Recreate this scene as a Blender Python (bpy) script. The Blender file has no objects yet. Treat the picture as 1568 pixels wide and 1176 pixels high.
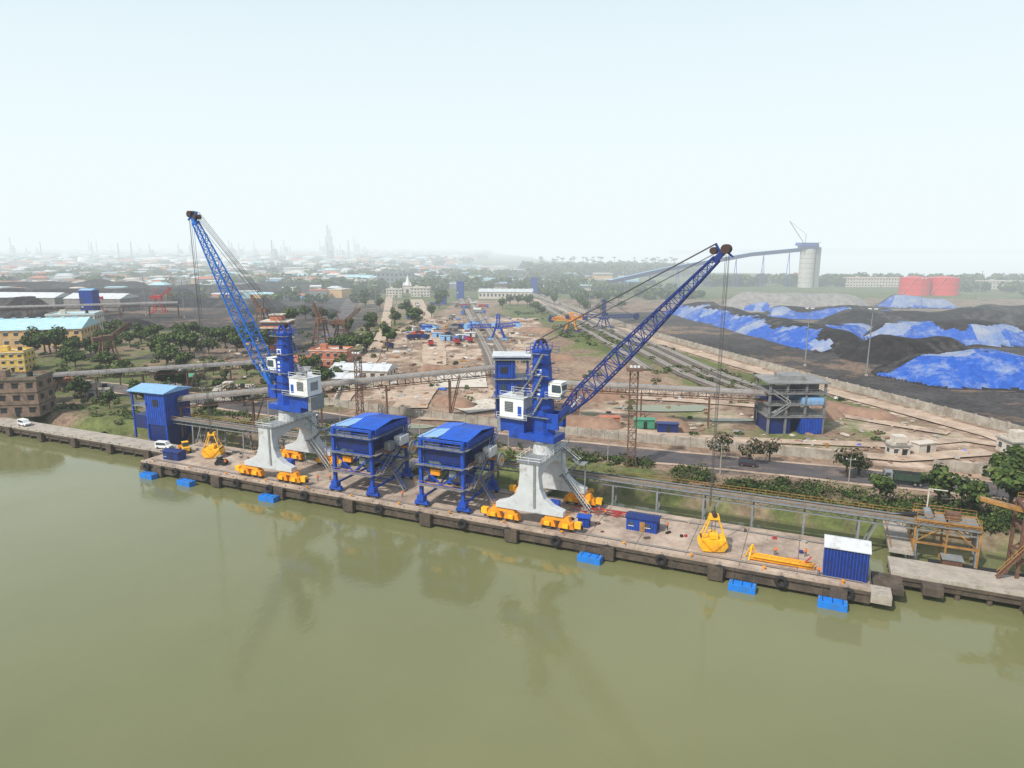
import bpy, math, random
import numpy as np
from mathutils import Vector, Matrix, noise
random.seed(7); np.random.seed(7)
R=random.random
def U(a,b): return a+(b-a)*random.random()
sc=bpy.context.scene
rad=math.radians
# site frame: +x runs along the quay (s), +y inland (t).  M() converts the site map grid into it.
def M(X,Y): return ((X+95.7)*.9149-(Y-170.8)*.4037,(X+95.7)*.4037+(Y-170.8)*.9149)
def INV(s,t): return (s*.9149+t*.4037-95.7, -s*.4037+t*.9149+170.8)
MR=rad(23.81)
# ------------------------------------------------------------------ materials
def mat(name,col,rough=.6,var=.25,scale=.8,metal=0,col2=None,bump=0,spec=.4,stain=None,stain_amt=.35,stain_scale=.35):
    m=bpy.data.materials.new(name);m.use_nodes=True;nt=m.node_tree;N=nt.nodes;L=nt.links
    b=N['Principled BSDF'];b.inputs['Roughness'].default_value=rough;b.inputs['Metallic'].default_value=metal
    b.inputs['Specular IOR Level'].default_value=spec
    tc=N.new('ShaderNodeTexCoord')
    n1=N.new('ShaderNodeTexNoise');n1.inputs['Scale'].default_value=scale;n1.inputs['Detail'].default_value=6;n1.inputs['Roughness'].default_value=.65
    L.new(tc.outputs['Object'],n1.inputs['Vector'])
    r=N.new('ShaderNodeValToRGB');c2=col2 or tuple(min(1,c*(1+var)) for c in col);c1=tuple(c*(1-var) for c in col) if not col2 else col
    r.color_ramp.elements[0].position=.3;r.color_ramp.elements[1].position=.7
    r.color_ramp.elements[0].color=(*c1,1);r.color_ramp.elements[1].color=(*c2,1)
    L.new(n1.outputs[0],r.inputs[0]);out=r.outputs[0]
    if stain:
        n2=N.new('ShaderNodeTexNoise');n2.inputs['Scale'].default_value=stain_scale;n2.inputs['Detail'].default_value=8;n2.inputs['Roughness'].default_value=.75
        L.new(tc.outputs['Object'],n2.inputs['Vector'])
        mr=N.new('ShaderNodeMapRange');mr.inputs[1].default_value=.62-stain_amt*.3;mr.inputs[2].default_value=.72;L.new(n2.outputs[0],mr.inputs[0])
        mx=N.new('ShaderNodeMixRGB');L.new(mr.outputs[0],mx.inputs[0]);L.new(out,mx.inputs[1]);mx.inputs[2].default_value=(*stain,1);out=mx.outputs[0]
    L.new(out,b.inputs['Base Color'])
    if bump:
        bp=N.new('ShaderNodeBump');bp.inputs['Strength'].default_value=bump;bp.inputs['Distance'].default_value=.3;L.new(n1.outputs[0],bp.inputs['Height']);L.new(bp.outputs[0],b.inputs['Normal'])
    return m
blue=mat('blue_paint',(.010,.062,.38),.42,.2,stain=(.012,.03,.12),stain_amt=.4)
blue_b=mat('bright_blue_sheet',(.008,.10,.55),.45,.2,2,stain=(.02,.07,.3),stain_amt=.3)
blue_l=mat('pale_blue_sheet',(.20,.38,.62),.5,.15,1,stain=(.3,.36,.42))
navy=mat('navy_paint',(.008,.022,.13),.45,.25,stain=(.02,.02,.03))
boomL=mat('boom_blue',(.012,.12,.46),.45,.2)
boomD=mat('boom_backlit_and_dark_blue',(.01,.028,.17),.45,.2)  # shade of the backlit second boom put into its colour; stacker plain dark blue
grey=mat('portal_grey_paint',(.50,.52,.53),.55,.08,.5,stain=(.26,.22,.18),stain_amt=.3)
greyd=mat('grey_steel',(.20,.21,.215),.5,.2)
white=mat('white_paint',(.70,.71,.70),.5,.06,.6,stain=(.42,.38,.33),stain_amt=.25)
yel=mat('yellow_paint',(.74,.28,.012),.5,.15,1.2,stain=(.3,.12,.02),stain_amt=.4)
yel2=mat('grab_yellow_paint',(.82,.43,.015),.5,.12,1.2,stain=(.3,.15,.03),stain_amt=.4)
org=mat('mustard_handrail',(.36,.18,.045),.55,.3,1.2,stain=(.12,.07,.04),stain_amt=.5)
blk=mat('black_rubber',(.015,.015,.016),.8,.3,3)
dark=mat('dark_opening',(.015,.017,.02),.7,.3)
sheave=mat('sheave_steel',(.05,.025,.02),.6,.3)
glass=mat('window_glass',(.04,.06,.08),.12,.2,1,spec=.6)
rust=mat('rusty_steel',(.09,.045,.03),.8,.35,1.5,col2=(.17,.085,.055))
conc=mat('concrete',(.36,.32,.27),.85,.15,.5,stain=(.18,.15,.12),stain_amt=.45,bump=.2)
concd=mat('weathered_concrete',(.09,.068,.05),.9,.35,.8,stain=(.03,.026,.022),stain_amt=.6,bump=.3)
deckm=mat('deck_concrete',(.34,.26,.20),.85,.15,.12,col2=(.52,.42,.34),stain=(.13,.095,.075),stain_amt=.65,stain_scale=.16,bump=.15)
asph=mat('asphalt',(.05,.046,.05),.85,.2,.15,col2=(.10,.088,.09),stain=(.2,.15,.12),stain_amt=.4,stain_scale=.1)
dirt_t=mat('dirt_track',(.34,.25,.18),.95,.2,.2,col2=(.5,.39,.30),stain=(.2,.14,.10),stain_amt=.45,stain_scale=.12)
ball=mat('track_ballast',(.10,.08,.07),.95,.3,.4,col2=(.18,.15,.13))
steel=mat('rail_steel',(.42,.39,.37),.35,.2,metal=.4)
wallm=mat('boundary_wall_plaster',(.36,.33,.28),.9,.15,.3,stain=(.15,.12,.09),stain_amt=.65)
ochre=mat('ochre_wall',(.55,.36,.16),.85,.12,.5,stain=(.3,.2,.1),stain_amt=.4)
cream=mat('cream_wall',(.54,.49,.42),.85,.1,.5,stain=(.3,.25,.2),stain_amt=.45)
salmon=mat('salmon_roof',(.46,.16,.09),.8,.2,.5,stain=(.25,.1,.07))
brownw=mat('old_brown_wall',(.22,.15,.11),.9,.25,.5,stain=(.07,.05,.04),stain_amt=.6)
roofw=mat('pale_roof',(.52,.55,.57),.6,.1,.3,stain=(.33,.30,.27),stain_amt=.45)
roofg=mat('grey_roof',(.22,.22,.22),.7,.2,.3,stain=(.12,.11,.1))
roofb=mat('sky_blue_roof',(.35,.55,.62),.6,.1,.3,stain=(.6,.6,.58))
redt=mat('red_tank_paint',(.62,.025,.018),.5,.1,.05,stain=(.4,.03,.02))
redp=mat('red_machine_paint',(.4,.03,.035),.5,.2)
green_r=mat('green_sheet',(.06,.26,.16),.6,.2)
coalm=mat('coal',(.012,.011,.013),.95,.3,.2,col2=(.038,.035,.037),bump=.35,stain=(.10,.092,.09),stain_amt=.3,stain_scale=.05,spec=.15)
stonem=mat('grey_aggregate',(.16,.15,.14),.95,.2,.2,col2=(.30,.285,.27),bump=.3)
earthm=mat('earth',(.17,.10,.07),.95,.25,.3,col2=(.30,.19,.13),bump=.6)
tarp=mat('blue_tarpaulin',(.010,.055,.30),.7,.3,.5,col2=(.022,.11,.44),bump=.45,stain=(.25,.30,.38),stain_amt=.45,stain_scale=.12,spec=.25)
tarp2=mat('faded_tarpaulin',(.05,.12,.33),.75,.3,.5,col2=(.11,.20,.42),bump=.45,stain=(.34,.34,.34),stain_amt=.9,stain_scale=.10,spec=.2)
bark=mat('bark',(.08,.055,.035),.9,.2,3)
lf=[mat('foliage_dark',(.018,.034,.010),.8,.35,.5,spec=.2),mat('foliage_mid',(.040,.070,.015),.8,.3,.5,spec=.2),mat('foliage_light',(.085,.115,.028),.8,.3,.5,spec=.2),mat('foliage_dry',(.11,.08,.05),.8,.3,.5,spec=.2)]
cable=mat('cable_steel',(.06,.06,.065),.6,.1)
skin=mat('skin',(.2,.1,.06),.6,.1);hiv=mat('hi_vis_cloth',(.8,.2,.03),.8,.1);trous=mat('trousers',(.03,.04,.08),.9,.2);helm=mat('helmet',(.75,.7,.1),.3,.05)
# ------------------------------------------------------------------ mesh builder
class MB:
    def __init__(s): s.v=[];s.f=[];s.m=[];s.mats=[]
    def mi(s,m):
        if m not in s.mats: s.mats.append(m)
        return s.mats.index(m)
    def add(s,vs,fs,m):
        o=len(s.v);s.v.extend([tuple(x) for x in vs]);i=s.mi(m)
        for f in fs: s.f.append(tuple(o+k for k in f));s.m.append(i)
    BF=[(0,3,2,1),(4,5,6,7),(0,1,5,4),(1,2,6,5),(2,3,7,6),(3,0,4,7)]
    def box(s,c,sz,m,rot=0,tp=1.0):
        a,b,h=sz[0]/2,sz[1]/2,sz[2]/2;cs,sn=math.cos(rot),math.sin(rot);vs=[]
        for z,k in((-h,1),(h,tp)):
            for x,y in((-a,-b),(a,-b),(a,b),(-a,b)):
                x*=k;y*=k;vs.append((c[0]+x*cs-y*sn,c[1]+x*sn+y*cs,c[2]+z))
        s.add(vs,MB.BF,m)
    def bb(s,x0,x1,y0,y1,z0,z1,m): s.box(((x0+x1)/2,(y0+y1)/2,(z0+z1)/2),(abs(x1-x0),abs(y1-y0),abs(z1-z0)),m)
    def fr(s,p,q):
        p=Vector(p);q=Vector(q);d=(q-p).normalized()
        u=d.cross(Vector((0,0,1)))
        if u.length<.02: u=Vector((1,0,0))
        u.normalize();w=u.cross(d);return p,q,d,u,w
    def beam(s,p,q,w,h,m):
        p,q,d,u,n=s.fr(p,q);vs=[c+u*(a*w/2)+n*(b*h/2) for c in(p,q) for a,b in((-1,-1),(1,-1),(1,1),(-1,1))]
        s.add(vs,MB.BF,m)
    def cyl(s,p,q,r1,r2,m,n=10,caps=True):
        p,q,d,u,w=s.fr(p,q);vs=[]
        for c,r in((p,r1),(q,r2)):
            for i in range(n):
                a=2*math.pi*i/n;vs.append(c+u*math.cos(a)*r+w*math.sin(a)*r)
        fs=[(i,(i+1)%n,n+(i+1)%n,n+i) for i in range(n)]
        if caps: fs+= [tuple(range(n-1,-1,-1)),tuple(range(n,2*n))]
        s.add(vs,fs,m)
    def prism(s,pts,ext,m):
        n=len(pts);e=Vector(ext);vs=[Vector(p) for p in pts]+[Vector(p)+e for p in pts]
        s.add(vs,[tuple(range(n-1,-1,-1)),tuple(range(n,2*n))]+[(i,(i+1)%n,n+(i+1)%n,n+i) for i in range(n)],m)
    def quad(s,a,b,c,d,m): s.add([a,b,c,d],[(0,1,2,3)],m)
    def rail(s,p,q,m,h=1.1,t=.07,step=2.2):
        p=Vector(p);q=Vector(q);L=(q-p).length;n=max(1,int(L/step))
        for i in range(n+1):
            a=p.lerp(q,i/n);s.beam(a,a+Vector((0,0,h)),t,t,m)
        for k in(.5,1): s.beam(p+Vector((0,0,h*k)),q+Vector((0,0,h*k)),t,t,m)
    def lattice(s,p,q,w0,w1,w2,n,m,c=.25,dg=.13,taper=.12,t2=None):
        p,q,d,u,w=s.fr(p,q);L=(q-p).length;t2=t2 or taper*1.8
        def W(k):
            if k<taper: return w0+(w1-w0)*k/taper
            if k>1-t2: return w1+(w2-w1)*(k-1+t2)/t2
            return w1
        sec=[]
        for i in range(n+1):
            k=i/n;h=W(k)/2;c0=p.lerp(q,k);sec.append([c0+u*a*h+w*b*h for a,b in((-1,-1),(1,-1),(1,1),(-1,1))])
        for i in range(n):
            for j in range(4):
                s.beam(sec[i][j],sec[i+1][j],c,c,m);j2=(j+1)%4
                if i%2: s.beam(sec[i][j],sec[i+1][j2],dg,dg,m)
                else: s.beam(sec[i][j2],sec[i+1][j],dg,dg,m)
                s.beam(sec[i][j],sec[i][j2],dg,dg,m)
    def stairs(s,p,q,w,m,mr):
        p=Vector(p);q=Vector(q);d=(q-p);hd=Vector((d.x,d.y,0)).normalized();u=Vector((-hd.y,hd.x,0))*(w/2)
        for a in(1,-1):
            s.beam(p+u*a,q+u*a,.12,.3,m);s.beam(p+u*a+Vector((0,0,1)),q+u*a+Vector((0,0,1)),.09,.09,mr)
        n=int(abs(d.z)/.5)
        for i in range(n):
            c=p.lerp(q,(i+.5)/n);s.beam(c-u,c+u,.35,.07,m)
    def obj(s,name,loc=(0,0,0),rot=0,parent=None,bevel=0,smooth=False):
        me=bpy.data.meshes.new(name);me.from_pydata(s.v,[],s.f)
        for m in s.mats: me.materials.append(m)
        me.polygons.foreach_set('material_index',s.m)
        if smooth: me.polygons.foreach_set('use_smooth',[True]*len(s.f))
        me.update()
        return link(me,name,loc,rot,parent,bevel)
def link(me,name,loc=(0,0,0),rot=0,parent=None,bevel=0):
    ob=bpy.data.objects.new(name,me);sc.collection.objects.link(ob)
    ob.location=loc;ob.rotation_euler=(0,0,rot)
    if parent: ob.parent=parent
    if bevel:
        b=ob.modifiers.new('b','BEVEL');b.width=bevel;b.segments=2;b.limit_method='ANGLE'
    return ob
def empty(name,loc,rot=0):
    ob=bpy.data.objects.new(name,None);sc.collection.objects.link(ob);ob.location=loc;ob.rotation_euler=(0,0,rot);ob.empty_display_size=1;return ob
# ------------------------------------------------------------------ ground
WZ=-3.0
wall_pts=[(150,180),(149,194),(123,274),(85,414),(35,666),(20,760)]
def wallx(Y):
    ys=[p[1] for p in wall_pts];xs=[p[0] for p in wall_pts]
    return np.interp(Y,ys,xs)
def coast(X,Y):
    cx=np.interp(Y,[0,700,950,1050,1500,2200,4500,12000],[2500,1500,950,650,330,160,-150,-900]);return cx-X
def nz(x,y,sc_,o=0): return noise.noise(Vector((x*sc_,y*sc_,o)))
def bank(s):
    b=30.5+2.2*nz(s,0,.06)+1.2*nz(s,5,.25)+3.0*max(0,min(1,(s-85)/25))
    if s<20: b-=min(7,(20-s)*.25)*(.7+.9*nz(s,9,.03))
    return b
def spacing(a,b,st,lo,hi,g):
    xs=list(np.arange(a,b+.01,st));d=st
    while xs[-1]<hi: d*=g;xs.append(xs[-1]+d)
    d=st
    while xs[0]>lo: d*=g;xs.insert(0,xs[0]-d)
    return xs
S=spacing(-170,300,2.5,-14000,9000,1.07);T=spacing(21,330,2.5,21,15000,1.06)
verts=[];wg=[];wc=[];wp=[]
def sm(x,a,b): 
    k=max(0,min(1,(x-a)/(b-a)));return k*k*(3-2*k)
for t in T:
    for s in S:
        X,Y=INV(s,t);b=bank(s)
        z=-5+5*sm(t,b-3.5,b+.8) if t<b+.8 else 0
        big=nz(X,Y,.012,3);mid=nz(X,Y,.05,7)
        if t>b+3 and t<400: z+=.2*mid+.1*nz(X,Y,.2)
        if 50<t<82: z=min(z,-.02) if t>b+3 else z
        c=coast(X,Y)+60*nz(X,Y,.004,11)
        if c<0: z=-6
        elif c<15: z=min(z,-6+6*c/15)
        wx=float(wallx(Y))
        g=0.;k=0.;p=0.
        if t<47+4*mid: g=.6+.35*mid
        if 46<t<72: g=.25+mid*.5
        if Y>680: g=.75+.3*big
        if X<-55 and t>46: g=max(g,.58+.35*big)
        if -170<X<-90 and 300<Y<620: g=.45+.3*big
        if wx-58<X<wx-8 and 225<Y<640: g=.74+.45*big
        if -20<X<wx-55 and 270<Y<680: g=.50+.5*big
        if X>wx+3 and Y<600: k=.74+.5*big;g=.0
        if X>wx+3 and 560<Y<700: k=.45;g=.4
        if X<-145 and 440<Y<860: k=max(k,.68+.4*big);g=.2
        if -185<X<-100 and 330<Y<640: k=max(k,.55+.4*big)
        if 46<t<72: k=max(k,.35)
        if -75<X<20 and 240<Y<520: p=.50+.5*big+.3*mid;g=.25+.3*mid
        if 60<s<200 and 72<t<150: p=max(p,.42+.5*mid);g=max(min(g,.22),.34+.4*big)
        if wx-14<X<wx-2 and Y<640: p=.62;g=0
        verts.append((s,t,z));wg.append(g);wc.append(k);wp.append(p)
nS=len(S);faces=[(j*nS+i,j*nS+i+1,(j+1)*nS+i+1,(j+1)*nS+i) for j in range(len(T)-1) for i in range(nS-1)]
me=bpy.data.meshes.new('ground');me.from_pydata(verts,[],faces)
for nm,arr in(('grass',wg),('coal',wc),('pale',wp)):
    at=me.attributes.new(nm,'FLOAT','POINT');at.data.foreach_set('value',arr)
me.polygons.foreach_set('use_smooth',[True]*len(faces))
gm=bpy.data.materials.new('ground_mixed');gm.use_nodes=True;nt=gm.node_tree;N=nt.nodes;L=nt.links
B=N['Principled BSDF'];B.inputs['Roughness'].default_value=.95;B.inputs['Specular IOR Level'].default_value=.15
tc=N.new('ShaderNodeTexCoord')
def ns(scale,det=8,rg=.65):
    n=N.new('ShaderNodeTexNoise');n.inputs['Scale'].default_value=scale;n.inputs['Detail'].default_value=det;n.inputs['Roughness'].default_value=rg;L.new(tc.outputs['Object'],n.inputs['Vector']);return n
nA=ns(.06);nB=ns(.5);nC=ns(.022)
def ramp(src,c1,c2,a=.35,b=.65):
    r=N.new('ShaderNodeValToRGB');r.color_ramp.elements[0].position=a;r.color_ramp.elements[1].position=b
    r.color_ramp.elements[0].color=(*c1,1);r.color_ramp.elements[1].color=(*c2,1);L.new(src.outputs[0],r.inputs[0]);return r.outputs[0]
add=N.new('ShaderNodeMath');add.operation='ADD';L.new(nA.outputs[0],add.inputs[0]);L.new(nB.outputs[0],add.inputs[1])
hf=N.new('ShaderNodeMath');hf.operation='MULTIPLY';hf.inputs[1].default_value=.5;L.new(add.outputs[0],hf.inputs[0])
col=ramp(hf,(.12,.08,.058),(.38,.27,.195),.38,.62)
def layer(col,attr,c1,c2,src):
    a=N.new('ShaderNodeAttribute');a.attribute_name=attr
    m1=N.new('ShaderNodeMath');m1.operation='MULTIPLY_ADD';L.new(src.outputs[0],m1.inputs[0]);m1.inputs[1].default_value=1.6;L.new(a.outputs['Fac'],m1.inputs[2])
    mr=N.new('ShaderNodeMapRange');mr.inputs[1].default_value=1.20;mr.inputs[2].default_value=1.46;L.new(m1.outputs[0],mr.inputs[0])
    mx=N.new('ShaderNodeMixRGB');L.new(mr.outputs[0],mx.inputs[0]);L.new(col,mx.inputs[1]);L.new(ramp(hf,c1,c2,.38,.62),mx.inputs[2]);return mx.outputs[0]
col=layer(col,'pale',(.34,.25,.185),(.58,.47,.375),nA)
col=layer(col,'grass',(.040,.058,.018),(.15,.17,.06),nA)
col=layer(col,'coal',(.018,.018,.02),(.085,.077,.075),nA)
L.new(col,B.inputs['Base Color'])
bp=N.new('ShaderNodeBump');bp.inputs['Strength'].default_value=.5;bp.inputs['Distance'].default_value=.5;L.new(nB.outputs[0],bp.inputs['Height']);L.new(bp.outputs[0],B.inputs['Normal'])
me.materials.append(gm);link(me,'ground')
# ------------------------------------------------------------------ water
wm=bpy.data.materials.new('river_water');wm.use_nodes=True;nt=wm.node_tree;N=nt.nodes;L=nt.links
B=N['Principled BSDF'];B.inputs['Roughness'].default_value=.05;B.inputs['IOR'].default_value=1.42
tc=N.new('ShaderNodeTexCoord')
n0=ns(.010,6,.6);c=ramp(n0,(.128,.136,.058),(.175,.178,.082),.3,.7);L.new(c,B.inputs['Base Color'])
mp=N.new('ShaderNodeMapping');mp.inputs['Scale'].default_value=(1,.6,1);L.new(tc.outputs['Object'],mp.inputs[0])
w1=N.new('ShaderNodeTexNoise');w1.inputs['Scale'].default_value=1.1;w1.inputs['Detail'].default_value=5;L.new(mp.outputs[0],w1.inputs['Vector'])
w2=N.new('ShaderNodeTexNoise');w2.inputs['Scale'].default_value=.10;w2.inputs['Detail'].default_value=3;L.new(mp.outputs[0],w2.inputs['Vector'])
b1=N.new('ShaderNodeBump');b1.inputs['Strength'].default_value=.18;b1.inputs['Distance'].default_value=.13;L.new(w1.outputs[0],b1.inputs['Height'])
b2=N.new('ShaderNodeBump');b2.inputs['Strength'].default_value=.12;b2.inputs['Distance'].default_value=.45;L.new(w2.outputs[0],b2.inputs['Height']);L.new(b1.outputs[0],b2.inputs['Normal']);L.new(b2.outputs[0],B.inputs['Normal'])
w=MB();w.quad((-15000,-3000,WZ),(15000,-3000,WZ),(15000,20000,WZ),(-15000,20000,WZ),wm);w.obj('river_water')
def pond(cx,cy,a,b_,sd):
    p=MB();c=M(cx,cy);n=36;pts=[]
    for i in range(n):
        an=2*math.pi*i/n;k=1+.35*nz(math.cos(an)*2,math.sin(an)*2,1,sd);x,y=a*k*math.cos(an),b_*k*math.sin(an);pts.append((c[0]+x*math.cos(MR)-y*math.sin(MR),c[1]+x*math.sin(MR)+y*math.cos(MR),.33))
    p.add(pts,[tuple(range(n))],wm);p.obj('rain_pond')
pond(52,228,16,5,1);pond(-33,204,10,2.5,4);pond(70,212,8,2,5);pond(-150,300,10,4,7)
# ------------------------------------------------------------------ jetty
def jetty(name,s0,s1,t0,t1,m,pile=4.5):
    j=MB();j.bb(s0,s1,t0,t1,-.9,0,m)
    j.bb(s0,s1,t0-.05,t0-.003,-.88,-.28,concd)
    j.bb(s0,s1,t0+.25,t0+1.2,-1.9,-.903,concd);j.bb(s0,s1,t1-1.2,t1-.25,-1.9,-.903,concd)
    x=s0+1
    while x<s1:
        for y in(t0+.8,(t0+t1)/2,t1-.8): j.cyl((x,y,-6),(x,y,-.9),.45,.45,concd,8)
        j.bb(x-.4,x+.4,t0+.1,t1-.1,-1.75,-.906,concd)
        x+=pile
    x=s0+.2
    while x<s1-3.5: j.bb(x,x+3.2,t0+.05,t0+.4,.003,.28,m);x+=4
    return j
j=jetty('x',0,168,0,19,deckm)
for t in(2.5,16.5):
    j.bb(1,167,t-.1,t+.1,.004,.1,steel);j.bb(1,167,t-.45,t-.12,.004,.012,concd);j.bb(1,167,t+.12,t+.45,.004,.012,concd)
x=8
while x<166: j.bb(x,x+.1,.5,18.5,.003,.009,concd);x+=9.3
j.bb(0,168,-.35,-.053,-2.2,-1.2,concd)
for i in range(9):
    x=6+i*19.5;j.bb(x,x+2.6,-1.2,-.36,-2.7,-.15,concd)
j.bb(168.0,171,-1.0,2.5,-1.6,-.1,conc);j.bb(168.5,173,2.5,8,-1.2,-.15,concd)
j.obj('jetty')
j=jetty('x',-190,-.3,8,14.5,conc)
for i in range(12): j.bb(-8-i*15,-6-i*15,7.1,7.94,-2.6,-.15,concd)
j.obj('old_quay')
j=jetty('x',171.5,330,8,15.5,conc);j.bb(176,179,5.6,7.9,-1.8,-.3,concd);j.bb(190,193,5.6,7.9,-1.8,-.3,concd)
j.obj('old_quay')
for s in(20,63,100,172):
    j=MB();j.bb(s,s+4,19.003,36,-.7,-.05,conc);j.rail((s+.2,19.2,0),(s+.2,35,0),org);j.rail((s+3.8,19.2,0),(s+3.8,35,0),org)
    for y in(22,27): j.cyl((s+2,y,-6),(s+2,y,-.7),.5,.5,concd,8)
    j.obj('access_bridge')
def torus(mb,c,r,rr,m,n=14,k=7,axis='y'):
    vs=[];fs=[]
    for i in range(n):
        a=2*math.pi*i/n
        for q in range(k):
            b=2*math.pi*q/k;x=(r+rr*math.cos(b))*math.cos(a);z=(r+rr*math.cos(b))*math.sin(a);y=rr*math.sin(b)
            v=(x,y,z) if axis=='y' else (y,x,z);vs.append((c[0]+v[0],c[1]+v[1],c[2]+v[2]))
    for i in range(n):
        for q in range(k): fs.append((i*k+q,((i+1)%n)*k+q,((i+1)%n)*k+(q+1)%k,i*k+(q+1)%k))
    mb.add(vs,fs,m)
for i in range(17):
    x=3+i*10.1;f=MB();torus(f,(0,0,0),.75,.35,blk);f.beam((0,0,.7),(0,.3,1.5),.08,.08,cable);f.obj('tyre_fender',(x,-.75,-.9))
flb=mat('pontoon_blue',(.01,.18,.62),.45,.12,1,stain=(.05,.12,.25))
for s in(5.5,18.5,44.5,121.5,148.5,162.5):
    f=MB();f.box((0,0,0),(4.4,1.9,1.5),flb)
    for k in(-1.5,0,1.5): f.box((k,0,.77),(.12,1.9,.06),navy)
    f.cyl((-2,0,.75),(-2,0,1.1),.12,.12,greyd,6);f.cyl((2,0,.75),(2,0,1.1),.12,.12,greyd,6)
    f.beam((-1.8,.9,.7),(-1.6,2.2,2.4),.06,.06,cable);f.beam((1.8,.9,.7),(1.6,2.2,2.4),.06,.06,cable)
    f.obj('floating_pontoon',(s,-2.3,-2.55),U(-.06,.06),bevel=.12)
bo=MB()
for i in range(14):
    x=4+i*12.3;bo.cyl((x,.8,0),(x,.8,.45),.2,.15,yel,8);bo.cyl((x,.8,.45),(x,.8,.6),.3,.3,yel,8)
bo.obj('mooring_bollards')
# ------------------------------------------------------------------ harbour cranes
def crane(loc,tip,boomm,name='harbour_crane'):
    P=empty(name,loc)
    p=MB()
    for ty in(-7,7):
        for sx in(-5.8,5.8):
            p.box((sx,ty,2.5),(5.4,1.3,.8),yel,tp=.85)
            for k in(-1.9,1.9):
                p.prism([(sx+k-1.7,ty-.7,.7),(sx+k+1.7,ty-.7,.7),(sx+k+1.3,ty-.7,1.9),(sx+k+.4,ty-.7,2.2),(sx+k-.4,ty-.7,2.2),(sx+k-1.3,ty-.7,1.9)],(0,1.4,0),yel)
                p.box((sx+k,ty-.95,1.35),(1.1,.5,.8),yel2)
                for w_ in(-1,1): p.cyl((sx+k+w_,ty-.35,.5),(sx+k+w_,ty+.35,.5),.45,.45,blk,12)
            p.box((sx+(4.2 if sx>0 else -4.2),ty,1.6),(1.3,1.1,1.2),yel2);p.box((sx+(4.9 if sx>0 else -4.9),ty,1.2),(.4,.7,.7),blk)
            for k in(-1,1): p.rail((sx-2.6,ty+k*.8,2.9),(sx+2.6,ty+k*.8,2.9),yel,.8,.06,1.3)
    p.obj('travel_bogies',parent=P,bevel=.05)
    p=MB()
    for ty in(-7,7):
        prof=[(-7.2,2.95),(7.2,2.95),(7.2,4.0),(5.0,4.7),(3.2,6.0),(2.3,8.0),(2.0,10.5),(2.0,13.0),(-2.0,13.0),(-2.0,10.5),(-2.3,8.0),(-3.2,6.0),(-5.0,4.7),(-7.2,4.0)]
        p.prism([(x,ty-.9,z) for x,z in prof],(0,1.8,0),grey)
    arch=[(-7,13.0),(-7,7.6),(-6.1,7.6)]+[(-6.1*math.cos(a),8.0+3.0*math.sin(a)) for a in[math.pi*k/10 for k in range(1,10)]]+[(6.1,7.6),(7,7.6),(7,13.0)]
    p.prism([(-1.6,y,z) for y,z in arch[::-1]],(3.2,0,0),grey)
    p.cyl((0,0,13.003),(0,0,15.4),2.3,2.0,grey,20);p.cyl((0,0,15.4),(0,0,15.9),2.4,2.4,greyd,20)
    p.obj('portal',parent=P,bevel=.08)
    p=MB()
    p.bb(-2.6,2.6,-8.2,8.2,13.02,13.14,greyd)
    for a,b in(((-2.6,-8.2),(2.6,-8.2)),((2.6,-8.2),(2.6,8.2)),((-2.6,-8.2),(-2.6,8.2)),((-2.6,8.2),(2.6,8.2))): p.rail((*a,13.1),(*b,13.1),white)
    p.stairs((9.2,3.5,.1),(3.2,3.5,7.2),1,greyd,white);p.stairs((3.2,4.9,7.2),(6.6,4.9,10.4),1,greyd,white);p.stairs((6.6,3.6,10.4),(2.8,3.6,13.1),1,greyd,white)
    p.bb(2.2,3.4,3,5.5,7.1,7.2,greyd);p.bb(6.4,7.8,3,5.5,10.3,10.4,greyd);p.beam((7.6,4.3,2),(7.6,4.3,10.3),.2,.2,greyd)
    p.bb(3.5,5.5,-6.0,-4.6,3.0,5.2,blue);p.bb(-2.6,-1.7,-4.5,-2,3,5,greyd)
    p.beam((1.2,-8.0,4),(1.2,-8.0,13),.5,.08,greyd)
    p.obj('access_stairs',parent=P)
    dx,dy=tip[0]-loc[0],tip[1]-loc[1];an=math.atan2(dy,dx);rc=math.hypot(dx,dy);tz=tip[2]
    U_=empty('upper_works',(0,0,0),an);U_.parent=P
    t=MB()
    def oct_(z,w,d,cx=0):
        c=w*.28;return[(cx-w/2+c,-d/2,z),(cx+w/2-c,-d/2,z),(cx+w/2,-d/2+c,z),(cx+w/2,d/2-c,z),(cx+w/2-c,d/2,z),(cx-w/2+c,d/2,z),(cx-w/2,d/2-c,z),(cx-w/2,-d/2+c,z)]
    secs=[oct_(17.2,4.3,4.1),oct_(21,4.3,4.1,-.1),oct_(27,3.9,3.7,-.4),oct_(33.3,3.4,3.2,-.7),oct_(34.4,3.9,3.5,-.7)]
    vs=[v for s_ in secs for v in s_];fs=[(k*8+i,k*8+(i+1)%8,k*8+8+(i+1)%8,k*8+8+i) for k in range(4) for i in range(8)]+[tuple(range(32,40))]
    t.add(vs,fs,blue)
    t.box((-1.6,0,16.55),(10.4,4.9,1.3),blue)
    t.box((2.8,1.6,20.2),(2.6,.5,3.2),blue);t.box((2.8,-1.6,20.2),(2.6,.5,3.2),blue)
    for z in(22.5,28.2,31.5): t.box((-.25,0,z),(4.35 if z<25 else 4.0 if z<30 else 3.7,4.2 if z<25 else 3.85 if z<30 else 3.5,.18),navy)
    for sd in(-1,1):
        for k in range(4): t.box((-.25,sd*1.93,27.4-k*.95),(.75,.12,.5),white)
        t.box((-.4,sd*1.8,30),(1.4,.12,1.2),white);t.box((-.4,sd*1.87,30),(.8,.05,.7),blue)
    t.obj('tower',parent=U_,bevel=.05)
    h=MB()
    h.box((-6.1,0,18.6),(5.6,4.8,2.8),blue);h.box((-6.3,0,22.1),(5.6,4.6,4.1),white)
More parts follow.
